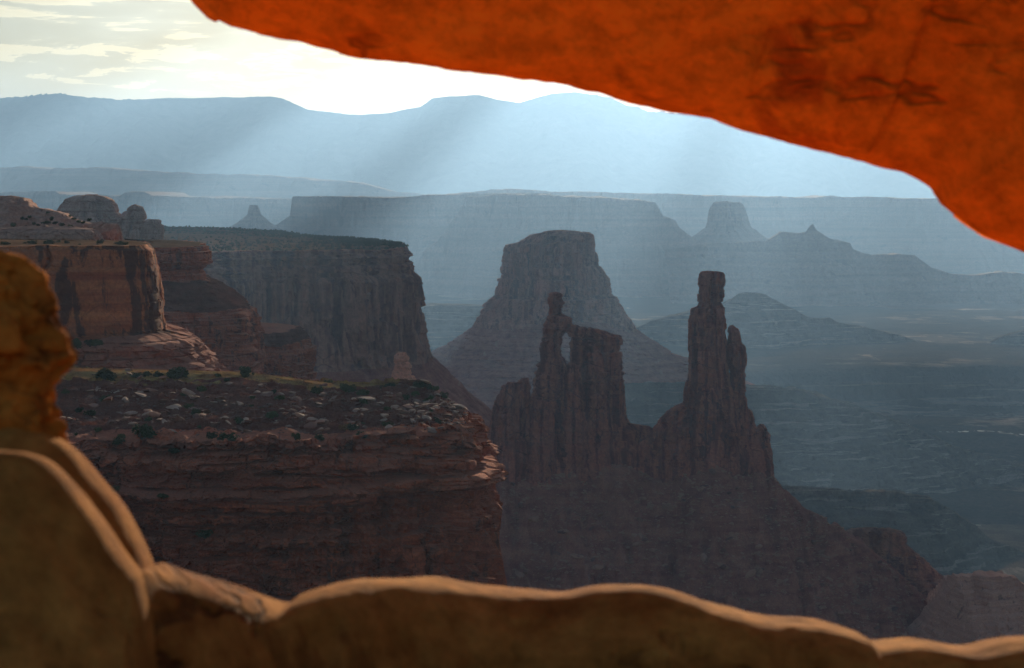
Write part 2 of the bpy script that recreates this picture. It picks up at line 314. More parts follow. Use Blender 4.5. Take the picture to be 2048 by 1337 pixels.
# ------------------------------------------------------------------ generators
def tower(name, levels, Y, mat, ratio=0.8, M_=220, dz=1.0, amp=1.0, cw=8, strat=4, dy=0.0, bottom=None, parent=None,
          seed=1, ex=2.6, cap=0.25, kind='col', ytilt=0.0, mind=0.0, topamp=1.0):
    """levels: (v, uL, uR) in photo pixels on the plane at distance Y; rings with real depth"""
    lv = []
    for v, a, b in levels:
        p, q = W(a, v, Y), W(b, v, Y); lv.append((p[2], p[0], q[0]))
    lv = np.array(lv)
    if bottom is not None: lv = np.vstack([lv, [bottom, lv[-1, 1], lv[-1, 2]]])
    z = np.arange(lv[-1, 0], lv[0, 0], dz)[::-1]; z = np.r_[lv[0, 0], z]
    xl = np.interp(-z, -lv[:, 0], lv[:, 1]); xr = np.interp(-z, -lv[:, 0], lv[:, 2])
    cx, a = (xl+xr)/2, (xr-xl)/2
    b = np.maximum(a*ratio, mind)
    th = np.linspace(0, 2*np.pi, M_, endpoint=False)+np.pi/2
    c, s = np.cos(th), np.sin(th); ux = np.sign(c)*np.abs(c)**(2/ex); uy = np.sign(s)*np.abs(s)**(2/ex)
    meana = a.max()*0.5+a.min()*0.5
    S = (th-np.pi/2)*meana*1.25
    Sg, Zg = np.meshgrid(S, z)
    if kind == 'col':
        d = columns(Sg, Zg, seed, cw, amp*1.5, ht=cw*7)*np.clip(.75+1.3*fbm(Sg/(cw*2.5), Zg/(cw*3), 0, seed+4, 3), .1, 1.5) + strata(Sg, Zg, seed+50, strat, amp*1.3, strat*2.5) + .7*amp*facets(Sg, Zg, seed, cw*.7, cw*1.6)
    elif kind == 'strata':
        d = strata(Sg, Zg, seed, strat, amp*1.5, strat*3.0) + 0.4*columns(Sg, Zg, seed+9, cw, amp, ht=cw*4) + .4*amp*facets(Sg, Zg, seed, strat*1.5, strat*.8)
    else:
        d = amp*1.5*fbm(Sg/cw, Zg/cw, 0, seed, 5) + .35*amp*facets(Sg, Zg, seed, cw*.8, cw*.6)
    X0 = a[:, None]*ux[None]; Y0 = b[:, None]*uy[None]
    d = d + amp*0.5*fbm(X0/(strat*0.8), Y0/(strat*0.8), Zg/(strat*.8), seed+90, 4)
    d = d-np.median(d); d = np.where(d < 0, np.maximum(d*1.5, -3.5*amp), .95*amp*np.tanh(d/(.95*amp))) - 0.15*amp
    rr = np.hypot(X0, Y0)+1e-6; k = 1+d/np.maximum(rr, amp*1.5)
    P = np.stack([cx[:, None]+X0*k, Y+dy+Y0*k+0*Zg+ytilt*(z-z[-1])[:, None], Zg+0*X0], -1)
    # jagged cap
    caps = []
    top = P[0].copy(); ctr = top.mean(0)
    for f in (0.985, 0.93, 0.82, 0.65, 0.45, 0.25, 0.08, 0.0):
        q = ctr+(top-ctr)*f
        q[:, 2] = z[0] + cap*a[0]*(1-f)*0.35 + topamp*amp*0.6*fbm(q[:, 0]/(strat*1.2), q[:, 1]/(strat*1.2), 0, seed+3, 4)*(1 if f < .97 else .3)
        caps.append(q)
    P = np.concatenate([np.array(caps)[::-1], P], 0)
    if bottom is not None: pass
    return grid_mesh(name, P, mat, closed_u=True, parent=parent, flip=False)

def massif(name, rim, inner, prof, mat, n, rows_top, dzr, seed=1, dispf=None, topf=None, offscale=None, parent=None, origin=None, ret=False, smooth=False, topmat=None, bands=()):
    """rim/inner: matched 3-D polylines; prof: (offset outward, dz) from the rim down"""
    rim = catmull(rim, n); inner = np.stack([np.interp(np.linspace(0, 1, n), np.linspace(0, 1, len(inner)), np.array(inner)[:, k]) for k in range(3)], 1)
    T = np.gradient(rim[:, :2], axis=0); T /= np.linalg.norm(T, axis=1)[:, None]
    N = np.stack([T[:, 1], -T[:, 0]], 1)                # outward = to the right of travel
    for _ in range(max(4, n//60)):
        N[1:-1] = (N[:-2]+2*N[1:-1]+N[2:]); N /= np.linalg.norm(N, axis=1)[:, None]
    s = np.r_[0, np.cumsum(np.linalg.norm(np.diff(rim[:, :2], axis=0), axis=1))]
    pr = np.array(prof, float); L = np.r_[0, np.cumsum(np.linalg.norm(np.diff(pr, axis=0), axis=1))]
    # denser rows near the rim, dzr grows with depth
    ts = [0.0]
    while ts[-1] < L[-1]: ts.append(ts[-1]+dzr*(1+ts[-1]/L[-1]*1.0 if L[-1] < 120 else dzr*0+1+ts[-1]/60.0))
    ts = np.array(ts); ts[-1] = L[-1]
    off = np.interp(ts, L, pr[:, 0]); dz = np.interp(ts, L, pr[:, 1])
    osc = np.ones(n) if offscale is None else np.interp(np.linspace(0, 1, n), np.linspace(0, 1, len(offscale)), offscale)
    t1 = np.linspace(0, 1, rows_top, endpoint=False)
    Ptop = inner[None]*(1-t1)[:, None, None]+rim[None]*t1[:, None, None]
    Ptop = Ptop.copy()
    if topf is not None: Ptop[..., 2] += topf(Ptop[..., 0], Ptop[..., 1], t1[:, None]+0*Ptop[..., 0])*sstep(0, .12, t1)[:, None]
    Sg = s[None]+0*ts[:, None]; Zg = rim[None, :, 2]+dz[:, None]
    O = off[:, None]*osc[None]
    D = dispf(Sg, Zg, dz[:, None]+0*Sg) if dispf else 0
    tmp = (O+D)
    Pf = np.stack([rim[None, :, 0]+N[None, :, 0]*tmp, rim[None, :, 1]+N[None, :, 1]*tmp, Zg], -1)
    if topf is not None: Pf[..., 2] += topf(rim[None, :, 0], rim[None, :, 1], np.ones((1, n)))*np.exp(-ts/ (2.0 if L[-1] < 120 else 8))[:, None]
    P = np.concatenate([Ptop, Pf], 0)
    o = grid_mesh(name, P, mat, parent=parent, origin=origin, smooth=smooth)
    if topmat or bands:
        mi = np.zeros((P.shape[0]-1, n-1), np.int32)
        if topmat: o.data.materials.append(topmat); mi[:rows_top-1] = 1
        wob = 1.2*vnoise(s/6, 0*s, 0, seed+5)[None, :-1]
        for lo, hi, bm, ws in bands:
            o.data.materials.append(bm); k = len(o.data.materials)-1
            dzz = dz[:-1, None]+wob*ws; sel = np.zeros_like(mi, bool); sel[rows_top:] = (dzz > lo) & (dzz < hi); mi[sel] = k
        o.data.polygons.foreach_set('material_index', mi.ravel())
    return (o, P, rows_top) if ret else o

def ridge(name, crest, Y, base, mat, n=400, tw=0, ch=0, cw=10, slope=0.7, back=None, D=None, m=120, seed=1, warp=0, wf=100.0,
          namp=0, nf=50.0, terr=0, terra=0.0, parent=None, jag=0, jf=10., skew=0.0, smooth=False, offx=0.0, curve=1.0):
    """a landform whose skyline follows crest (photo pixels at distance Y); falls away front and back"""
    C = np.array([W(u, v, Y) for u, v in crest]); C = lin(C, n)
    if jag: C[:, 2] += jag*fbm(C[:, 0]/jf, 0*C[:, 0], 0, seed+70, 5)
    hmax = (C[:, 2]-base).max()
    if D is None: D = tw+cw+hmax/slope*1.1
    q = np.linspace(-1, 1, m*2+1); t = np.sign(q)*(np.abs(q)**1.35)*D
    X = C[None, :, 0]+0*t[:, None]; Yg = Y+t[:, None]+0*X+skew*(X-C[:, 0].mean())
    d = np.abs(t)[:, None]+0*X
    if warp:
        d = d + warp*(ridged(X/wf, (t[:, None]>0)*9.0+Yg/(wf*3), 0, seed, 4)-0.3)*sstep(0, max(tw, cw, 1)*0.8+1, d) + warp*.3*fbm(X/wf*4, Yg/wf*2, 0, seed+3, 4)*sstep(0, tw+cw, d)
    e = np.maximum(d-tw, 0)
    drop = np.where(e < cw, ch*(e/cw) if cw else 0, ch+(e-cw)*slope)
    Z = C[None, :, 2]-drop
    if terr:
        k = (Z-base)/terr; fl = np.floor(k); fr = k-fl
        Z = np.where(drop > 0, Z*(1-terra)+terra*(base+(fl+sstep(0.55, 0.95, fr))*terr), Z)
    if namp: Z = Z+namp*fbm(X/nf, Yg/nf, 0, seed+20, 6)*sstep(0, cw+tw+1, d+cw*.3)
    Z = np.maximum(Z, base-hmax*0.03+0*Z)
    P = np.stack([X, Yg, Z], -1)
    return grid_mesh(name, P, mat, parent=parent, smooth=smooth, origin=(C[:, 0].mean(), Y, base), flip=False)

# ================================================================== SETTING
def build_ground():
    az = np.r_[np.linspace(-180, -22, 60, endpoint=False), np.linspace(-22, 22, 900), np.linspace(22, 180, 61)[1:]]
    r = np.r_[np.geomspace(300, 1400, 20, endpoint=False), np.geomspace(1400, 9000, 620, endpoint=False), np.geomspace(9000, 60000, 160)]
    A, Rr = np.meshgrid(np.radians(az), r); X = Rr*np.sin(A); Y = Rr*np.cos(A)
    z = -435 + 6*fbm(X/900, Y/900, 0, 3, 6) + 0.0009*np.maximum(Y-9000, 0)
    # inner canyon below the pale rim: near side of a wandering edge
    edge = 5030 + 0.16*(X-800) + 260*fbm(X/700, 0.3, 0, 8, 5)
    far = sstep(-40, 45, Y-edge)
    inner = -520 - 14*fbm(X/260, Y/260, 0, 21, 6) + 22*ridged(X/420, Y/300, 0, 31, 5)
    canyon = far*z+(1-far)*inner
    lat = sstep(150, 600, X)*sstep(1800, 2600, Y)
    z = z*(1-lat)+canyon*lat
    bed = np.exp(-((Y-(4170-.12*(X-900)))/150)**2)*sstep(700, 800, X); z = z*(1-bed)+bed*(-499)
    k = z/16.0; fl = np.floor(k); fr = k-fl
    zt = (fl+sstep(.6, .9, fr))*16.0
    z = np.where(Y < 9000, z+(0.55*(zt-z))*(1-bed), z)
    z = z + 1.3*fbm(X/40, Y/40, 0, 5, 4)
    P = np.stack([X, Y, z], -1)
    o = grid_mesh('canyon_floor', P, M['floor'], origin=(0, 0, -435), flip=True)
    tag(o, kind='structure')
build_ground()

def river():
    m = bpy.data.materials.new('river_water'); m.use_nodes = True; nt = m.node_tree; b = nt.nodes['Principled BSDF']
    b.inputs['Base Color'].default_value = (.10, .11, .10, 1); b.inputs['Roughness'].default_value = .4; b.inputs['Specular IOR Level'].default_value = .6
    v = nd(nt, 'ShaderNodeTexCoord').outputs['Object']; bp = nd(nt, 'ShaderNodeBump'); bp.inputs['Strength'].default_value = .35; bp.inputs['Distance'].default_value = 1
    nt.links.new(noise_n(nt, v, .12, 4), bp.inputs['Height']); nt.links.new(bp.outputs[0], b.inputs['Normal'])
    x = np.linspace(780, 1500, 400); c = 4170-.12*(x-900)+60*np.sin((x-780)/95)+25*np.sin(x/31); wd = 15*np.maximum(0, vnoise(x/5, 0*x, 0, 8)-.05)*sstep(840, 1000, x)
    P = np.stack([np.stack([x, c+k*wd, 0*x-497], -1) for k in (-1, -.3, .3, 1)], 0)
    tag(grid_mesh('river', P, m, origin=(1100, 4150, -497)), kind='structure')
river()

def mtn():
    crest = [(-700, 260), (-400, 215), (-150, 205), (0, 200), (110, 198), (200, 206), (300, 199), (450, 196), (545, 194), (570, 200), (620, 222), (700, 233), (760, 229), (840, 215),
             (865, 198), (900, 193), (960, 191), (1000, 202), (1040, 208), (1100, 190), (1150, 185), (1220, 197), (1290, 231), (1350, 243), (1400, 236), (1450, 240),
             (1600, 268), (1750, 250), (1900, 270), (2100, 300), (2400, 330), (2800, 360)]
    o = ridge('mountains', crest, 25000, -200, M['mount'], n=900, slope=0.42, m=70, seed=4, warp=900, wf=2600, namp=160, nf=1800, cw=1, ch=0, jag=22, jf=600, smooth=True)
    tag(o, kind='structure')
mtn()

def land(name, label, cat, *a, **k):
    o = ridge(name, *a, **k)
    return tag(o, label, cat)
FARG = None
# far, long skylines
land('far_ridge', 'faintest long pale blue ridge on the left under the mountains', 'ridge',
     [(-500, 350), (-200, 345), (0, 341), (60, 334), (140, 340), (240, 337), (330, 345), (430, 352), (540, 350), (620, 358), (720, 366), (800, 386), (900, 394)],
     17500, -420, M['far'], n=600, slope=0.35, ch=60, cw=120, tw=500, warp=260, wf=900, namp=20, nf=300, m=50, jag=8, jf=120, seed=14)
land('far_plateau', 'low dim plateau between faint ridge and far left butte', 'plateau',
     [(-500, 388), (0, 385), (150, 385), (158, 390), (275, 391), (285, 384), (330, 384), (345, 392), (600, 398), (950, 398)],
     14500, -420, M['far'], n=500, slope=0.5, ch=150, cw=60, tw=700, warp=240, wf=800, namp=14, nf=300, m=50, jag=4, jf=90, seed=15)
land('horizon_mesa', 'long level mesa forming the horizon line beneath the arch', 'mesa',
     [(760, 402), (830, 396), (900, 390), (960, 384), (1010, 380), (1150, 386), (1400, 391), (1600, 395), (1625, 394), (1640, 391), (1655, 394), (1880, 399), (2400, 401), (3200, 402)],
     12800, -425, M['far'], n=900, slope=0.55, ch=170, cw=60, tw=500, warp=330, wf=900, namp=16, nf=250, m=80, jag=5, jf=60, seed=16)
land('mesa', 'dark blue mesa with sheer left end, behind the small far left butte', 'mesa',
     [(430, 500), (520, 470), (570, 446), (594, 430), (599, 393), (700, 394), (790, 396), (850, 391), (960, 388), (1100, 388)],
     10500, -430, M['far'], n=600, slope=0.6, ch=150, cw=45, tw=300, warp=150, wf=500, namp=10, nf=200, m=80, jag=3, jf=40, seed=17)
land('mesa', 'broad dark mesa directly behind the flat-topped tower, stepped right end', 'mesa',
     [(760, 560), (880, 480), (920, 425), (933, 395), (1000, 388), (1100, 390), (1250, 398), (1305, 404), (1318, 430), (1342, 442), (1350, 455), (1375, 476), (1440, 500), (1520, 540)],
     9300, -430, M['far'], n=700, slope=0.62, ch=150, cw=45, tw=200, warp=140, wf=420, namp=10, nf=150, m=90, jag=5, jf=40, seed=18)
land('ridge', 'hazy ridge carrying a small pointed spire, right of the pillared butte', 'ridge',
     [(1330, 500), (1400, 490), (1480, 484), (1530, 482), (1560, 463), (1598, 466), (1612, 463), (1620, 452), (1626, 449), (1633, 460), (1660, 478), (1700, 486), (1706, 500), (1740, 511), (1790, 508), (1830, 511),
      (1862, 536), (1905, 549), (1950, 549), (2000, 543), (2060, 548), (2200, 545), (2500, 560)],
     8400, -430, M['far'], n=700, slope=0.6, ch=22, cw=12, tw=10, warp=90, wf=260, namp=8, nf=90, terr=24, terra=.5, m=90, jag=3, jf=30, seed=19)
o = tower('butte', [(411, 501, 514), (418, 499, 517), (430, 497, 521), (433, 492, 526), (450, 470, 545), (470, 440, 580), (500, 385, 640), (560, 270, 760)], 9500, M['far'], ratio=0.9, dz=9, amp=8, cw=60, strat=40, bottom=-440, seed=21, M_=160)
tag(o, 'small far left butte with a stubby knob on a conical skirt', 'butte')
o = tower('butte', [(405, 1430, 1477), (409, 1428, 1484), (420, 1421, 1488), (440, 1418, 1495), (456, 1414, 1501), (459, 1408, 1508), (474, 1388, 1530), (500, 1340, 1580), (560, 1230, 1690)], 9500, M['far'], ratio=0.8, dz=6, amp=9, cw=45, strat=40, bottom=-440, seed=22, M_=220)
tag(o, 'far blocky butte with vertical sides standing beneath the arch', 'butte')

# middle distance right
land('hill', 'flat-capped hill with long tail right of the tall slender tower', 'hill',
     [(1180, 690), (1250, 662), (1300, 645), (1345, 632), (1440, 612), (1465, 597), (1478, 587), (1500, 585), (1530, 588), (1550, 600), (1575, 614), (1620, 635), (1660, 637), (1672, 645), (1730, 655), (1790, 668), (1850, 688), (1950, 705)],
     6000, -432, M['bench'], n=600, slope=0.5, ch=14, cw=8, tw=14, warp=55, wf=170, namp=7, nf=60, terr=15, terra=.65, m=120, jag=2, jf=20, seed=31)
land('hill', 'low dark hill cut by the right edge of the picture', 'hill',
     [(1930, 700), (1965, 690), (2000, 672), (2048, 660), (2150, 650), (2350, 690)],
     5900, -434, M['bench'], n=240, slope=0.5, ch=8, cw=8, tw=8, warp=40, wf=150, namp=5, nf=60, terr=15, terra=.5, m=70, seed=32)
land('bench_ridge', 'dark level bench between left mesa and flat-topped tower', 'bench',
     [(600, 640), (780, 628), (815, 618), (862, 610), (975, 612), (1010, 640), (1100, 660), (1200, 665)],
     5600, -434, M['bench'], n=400, slope=0.45, ch=20, cw=10, tw=60, warp=40, wf=170, namp=6, nf=60, terr=15, terra=.5, m=80, seed=33)
land('canyon_ridge', 'broad terraced slope descending right below the pale rim', 'ridge',
     [(820, 868), (930, 850), (1050, 808), (1180, 775), (1300, 765), (1480, 772), (1600, 782), (1680, 800), (1740, 822), (1830, 856), (1900, 890), (1990, 918), (2100, 945), (2300, 970)],
     3700, -520, M['bench'], n=800, slope=0.30, ch=6, cw=6, tw=6, warp=70, wf=170, namp=12, nf=45, terr=8, terra=.55, m=220, seed=34, jag=2, jf=15)
land('canyon_ridge', 'dark lower ridge of ledges beyond the rubble slope at right', 'ridge',
     [(1400, 990), (1500, 975), (1600, 972), (1700, 980), (1850, 990), (1885, 1012), (1940, 1045), (1985, 1080), (2050, 1105), (2150, 1140)],
     2500, -450, M['bench'], n=600, slope=0.42, ch=6, cw=3, tw=6, warp=34, wf=80, namp=7, nf=24, terr=6, terra=.6, m=180, seed=35, jag=2, jf=10)

# flat-topped tower
def flat_tower():
    Y = 4000
    e = empty('butte', W(1110, 760, Y), 'large flat-topped hazy tower rising from a wide skirt at centre', 'butte')
    tower('cliff', [(466, 1086, 1172), (470, 1060, 1180), (484, 1046, 1182), (489, 1018, 1184), (500, 1013, 1187), (530, 1008, 1192), (548, 1005, 1205), (556, 1003, 1213), (588, 997, 1219), (594, 988, 1232), (606, 975, 1238), (618, 966, 1240), (640, 958, 1256), (662, 946, 1270)],
          Y, M['wall'], ratio=0.7, M_=520, dz=1.6, amp=12, cw=24, strat=10, parent=e, seed=41, bottom=-320, topamp=.5)
    Yb = Y
    tower('talus_skirt', [(640, 985, 1235), (655, 950, 1262), (668, 930, 1282), (690, 893, 1318), (708, 858, 1345), (718, 840, 1380), (740, 790, 1430), (775, 700, 1520), (820, 560, 1640)],
          Y, M['talus'], ratio=0.85, M_=420, dz=2.0, amp=9, cw=40, strat=10, parent=e, seed=42, kind='strata', bottom=-450, ex=2.1)
    tower('caprock', [(463.5, 1088, 1160), (467, 1083, 1176), (471, 1056, 1182)], Y, M['wall'], ratio=0.72, M_=200, dz=.8, amp=3, cw=10, strat=2.5, kind='strata', parent=e, seed=43)
flat_tower()

# washer-woman shaped tower and the slender tower on one rubble base
YT = 1700
def towers():
    e = empty('rock_tower', W(1150, 960, YT), 'double rock tower pierced by a narrow window, knob-headed spire on its left', 'rock tower')
    K = dict(parent=e, mat=M['tower'])
    tower('spire', [(587, 1099, 1121), (590, 1097, 1124), (600, 1097, 1127), (610, 1098, 1127.5), (616, 1100, 1124), (623, 1099, 1122), (628, 1098, 1126), (633, 1096, 1137), (638, 1095, 1144), (652, 1088, 1145), (657, 1087, 1143), (662, 1087, 1130), (672, 1087, 1125), (690, 1081, 1121), (700, 1081, 1120), (712, 1082, 1123), (724, 1081, 1133), (730, 1073, 1134), (765, 1067, 1138), (800, 1060, 1142), (850, 1056, 1150), (970, 1046, 1165)],
          YT, ratio=.9, dz=.28, amp=1.92, cw=6, strat=4.0, seed=51, M_=260, kind='strata', bottom=-262, mind=6, **K)
    tower('bridge', [(651, 1140, 1156), (655, 1136, 1164), (664, 1131, 1172), (668, 1136, 1172), (674, 1139, 1170)], YT, ratio=.8, dz=.25, amp=1.28, cw=4, strat=2, seed=52, M_=120, kind='strata', **K)
    tower('shoulder', [(660, 1156, 1196), (664, 1151, 1212), (671, 1148, 1232), (676, 1147, 1243), (682, 1146, 1245), (692, 1141, 1244), (702, 1144, 1243), (722, 1144, 1245), (745, 1142, 1247), (800, 1150, 1248), (838, 1150, 1251), (850, 1150, 1258), (880, 1140, 1268), (970, 1130, 1290)],
          YT, ratio=.5, dz=.32, amp=2.88, cw=9, strat=4, seed=53, M_=360, dy=6, bottom=-265, **K)
    for k, (u, v, wd) in enumerate(((1166, 655, 9), (1181, 656, 7), (1206, 664, 10), (1222, 668, 7), (1238, 671, 6))):
        tower('crown_block', [(v, u-wd*.6, u+wd*.5), (v+3, u-wd, u+wd), (v+16, u-wd-2, u+wd+1)], YT, ratio=1.0, dz=.3, amp=1.12, cw=3, strat=1.6, seed=60+k, M_=70, kind='strata', dy=3, **K)
    tower('buttress', [(724, 1137, 1147), (729, 1132, 1155), (745, 1130, 1158), (765, 1130, 1163), (800, 1128, 1172), (850, 1126, 1176), (970, 1118, 1185)], YT, ratio=1, dz=.35, amp=2.08, cw=6, strat=4, seed=54, M_=180, dy=-13, bottom=-265, **K)
    tower('buttress', [(757, 1045, 1056), (765, 1036, 1058), (800, 1034, 1062), (850, 1030, 1068), (970, 1025, 1082)], YT, ratio=.9, dz=.35, amp=2.08, cw=6, strat=4, seed=55, M_=180, dy=-2, bottom=-265, **K)
    tower('buttress', [(766, 1010, 1040), (772, 1005, 1042), (800, 992, 1044), (838, 984, 1046), (860, 978, 1048), (900, 974, 1050), (980, 966, 1060)], YT, ratio=.8, dz=.35, amp=2.40, cw=8, strat=4, seed=56, M_=240, bottom=-265, **K)
    tower('buttress', [(800, 1072, 1098), (815, 1064, 1106), (860, 1060, 1110), (970, 1050, 1120)], YT, ratio=.9, dz=.35, amp=2.08, cw=6, strat=4, seed=57, M_=180, dy=-14, bottom=-265, **K)
    tower('buttress', [(770, 1180, 1200), (790, 1172, 1212), (880, 1166, 1222), (970, 1160, 1235)], YT, ratio=.8, dz=.35, amp=2.08, cw=6, strat=4, seed=58, M_=180, dy=-11, bottom=-265, **K)
    tower('pedestal', [(880, 975, 1262), (905, 968, 1300), (940, 962, 1320), (985, 950, 1340)], YT, ratio=.28, dz=.5, amp=4.16, cw=12, strat=5, seed=59, M_=500, bottom=-270, **K)
    e = empty('rock_tower', W(1430, 960, YT), 'tall slender single rock tower at right of the pierced one', 'rock tower')
    K = dict(parent=e, mat=M['tower'])
    tower('spire', [(543, 1407, 1434), (545, 1402, 1444), (550, 1399, 1447), (562, 1396, 1448), (572, 1395, 1446), (576, 1397, 1444), (582, 1395, 1447), (594, 1396, 1447), (600, 1397, 1444), (610, 1395, 1446), (614, 1391, 1448), (617, 1381, 1449), (650, 1379, 1450), (700, 1379, 1451), (745, 1378, 1455), (775, 1371, 1462), (805, 1366, 1470), (850, 1358, 1478), (980, 1345, 1495)],
          YT, ratio=.8, dz=.28, amp=1.92, cw=9, strat=4.5, seed=71, M_=340, bottom=-265, **K)
    tower('side_pillar', [(652, 1460, 1468), (657, 1458, 1474), (670, 1457, 1478), (684, 1455, 1481), (692, 1454, 1488), (700, 1453, 1491), (725, 1453, 1490), (745, 1460, 1488), (800, 1462, 1491), (850, 1462, 1497), (980, 1458, 1508)], YT, ratio=1.1, dz=.3, amp=1.76, cw=6, strat=3.5, seed=72, M_=200, dy=-2, bottom=-265, **K)
    tower('buttress', [(818, 1488, 1497), (823, 1484, 1502), (845, 1480, 1510), (862, 1480, 1519), (900, 1482, 1524), (980, 1480, 1535)], YT, ratio=.9, dz=.35, amp=1.92, cw=6, strat=3.5, seed=73, M_=180, dy=2, bottom=-265, **K)
    tower('buttress', [(851, 1521, 1531), (858, 1516, 1536), (880, 1513, 1541), (900, 1511, 1545), (960, 1508, 1548), (985, 1505, 1550)], YT, ratio=1, dz=.35, amp=1.76, cw=6, strat=3.5, seed=74, M_=150, dy=4, bottom=-268, **K)
    tower('buttress', [(807, 1362, 1376), (815, 1345, 1385), (835, 1320, 1390), (856, 1308, 1392), (900, 1302, 1400), (985, 1296, 1410)], YT, ratio=.7, dz=.35, amp=2.88, cw=8, strat=3.5, seed=75, M_=240, dy=-3, bottom=-268, **K)
    tower('buttress', [(770, 1395, 1420), (790, 1388, 1432), (870, 1380, 1440), (980, 1372, 1448)], YT, ratio=.8, dz=.35, amp=2.08, cw=6, strat=4, seed=76, M_=180, dy=-12, bottom=-268, **K)
    tower('pedestal', [(888, 1300, 1515), (915, 1292, 1535), (950, 1285, 1546), (990, 1275, 1552)], YT, ratio=.3, dz=.5, amp=3.84, cw=11, strat=5, seed=77, M_=420, bottom=-272, **K)
    s = tower('rock_saddle', [(846, 1235, 1252), (852, 1225, 1292), (857, 1222, 1306), (862, 1220, 1330), (900, 1215, 1345), (985, 1200, 1360)], YT, M['tower'], ratio=.3, dz=.4, amp=3.20, cw=7, strat=3, seed=78, M_=240, bottom=-270)
    tag(s, 'low rough wall of rock joining the two towers', 'rock wall')
    t = ridge('talus_slope', [(820, 900), (900, 930), (960, 950), (1060, 958), (1140, 940), (1230, 930), (1310, 948), (1400, 928), (1480, 945), (1545, 955), (1560, 972), (1600, 1008), (1660, 1052), (1720, 1086), (1800, 1152), (1870, 1218), (1930, 1272), (2048, 1350), (2200, 1440)],
              YT, -450, M['talus'], n=900, slope=.68, tw=16, cw=6, ch=2, warp=34, wf=52, namp=8, nf=24, m=260, seed=79, jag=3.5, jf=14)
    tag(t, 'great cone of dark rubble spreading below the two towers', 'rubble slope')
    o = tower('rock_bench', [(1060, 1700, 1790), (1064, 1690, 1806), (1075, 1700, 1812), (1088, 1690, 1810), (1120, 1680, 1850), (1200, 1650, 1930)], 1800, M['wall'], ratio=.5, dz=.4, amp=2.5, cw=7, strat=2.4, kind='strata', seed=81, M_=240, bottom=-450)
    tag(o, 'small flat rock bench poking out behind the edge of the rubble slope', 'rock bench')
    o = ridge('rock_bench', [(1700, 1345), (1800, 1285), (1850, 1240), (1880, 1190), (1900, 1168), (1908, 1150), (1960, 1146), (2030, 1152), (2042, 1166), (2100, 1185), (2200, 1200)], 1620, -440, M['hoodoo'], n=500, slope=.42, tw=9, cw=2.5, ch=3, warp=16, wf=28, namp=3, nf=9, terr=4.5, terra=.8, m=200, jag=1.2, jf=6, seed=82)
    tag(o, 'pale stepped rock bench catching light at the lower right', 'rock bench')
towers()

# ------------------------------------------------------------------ left side masses
def big_mesa():
    rim = [(-900, 1640, -46), (-520, 1740, -47), (-310, 1800, -49), (-250, 1850, -50), (-180, 1870, -50), (-120, 1945, -50), (-109, 1990, -50), (-113, 2060, -49), (-150, 2250, -49), (-260, 2550, -48), (-420, 2900, -45), (-900, 3300, -40)]
    inner = [(-900, 2300, -36), (-520, 2300, -40), (-310, 2200, -43), (-200, 2120, -47), (-135, 2020, -49), (-200, 2120, -47), (-310, 2200, -43), (-520, 2300, -40), (-900, 2300, -36)]
    prof = [(0, 0), (1.5, -4), (3, -8), (3, -14), (6, -17), (6, -24), (9, -28), (9, -45), (13, -80), (19, -107), (34, -122), (60, -148), (95, -180), (200, -262), (330, -350), (480, -400)]
    def disp(S, Z, dz):
        kay = strata(S, Z, 5, 4.0, 7.0, 14)+2*facets(S, Z, 2, 9, 5)
        win = columns(S, Z, 6, 22, 10.0, 110)+4*facets(S, Z, 4, 16, 40, 1.0)
        tal = 9*(ridged(S/60, dz/120, 0, 3, 4)-.3)+2.5*fbm(S/8, dz/8, 0, 9, 4)
        k = sstep(-20, -34, dz); t = sstep(-108, -122, dz)
        return (kay*(1-k)+win*k)*(1-t)+tal*t + 10*(1-t)*(fbm(S/90, 0*S, 0, 12, 3))
    def topf(x, y, t): return 1.5*fbm(x/60, y/60, 0, 4, 5)+0.5*fbm(x/9, y/9, 0, 4, 3)
    e = empty('mesa', (-400, 2100, -430), 'big sheer-walled mesa with scrubby flat top at left of centre', 'mesa')
    o, P, rt = massif('cliff_wall', rim, inner, prof, M['wall'], 1500, 60, 1.0, dispf=disp, topf=topf, parent=e, ret=True)
    # top surface gets the soil material
    me = o.data; me.materials.append(M['top']); me.materials.append(M['talus'])
    nc = P.shape[1]; rows = P.shape[0]-1
    mi = np.zeros((rows, nc-1), np.int32); mi[:rt-1] = 1
    zz = P[:-1, :-1, 2]; mi[rt:][(zz[rt:] < -50-112)] = 2
    me.polygons.foreach_set('material_index', mi.ravel())
    return P, rt
PM, RTM = big_mesa()

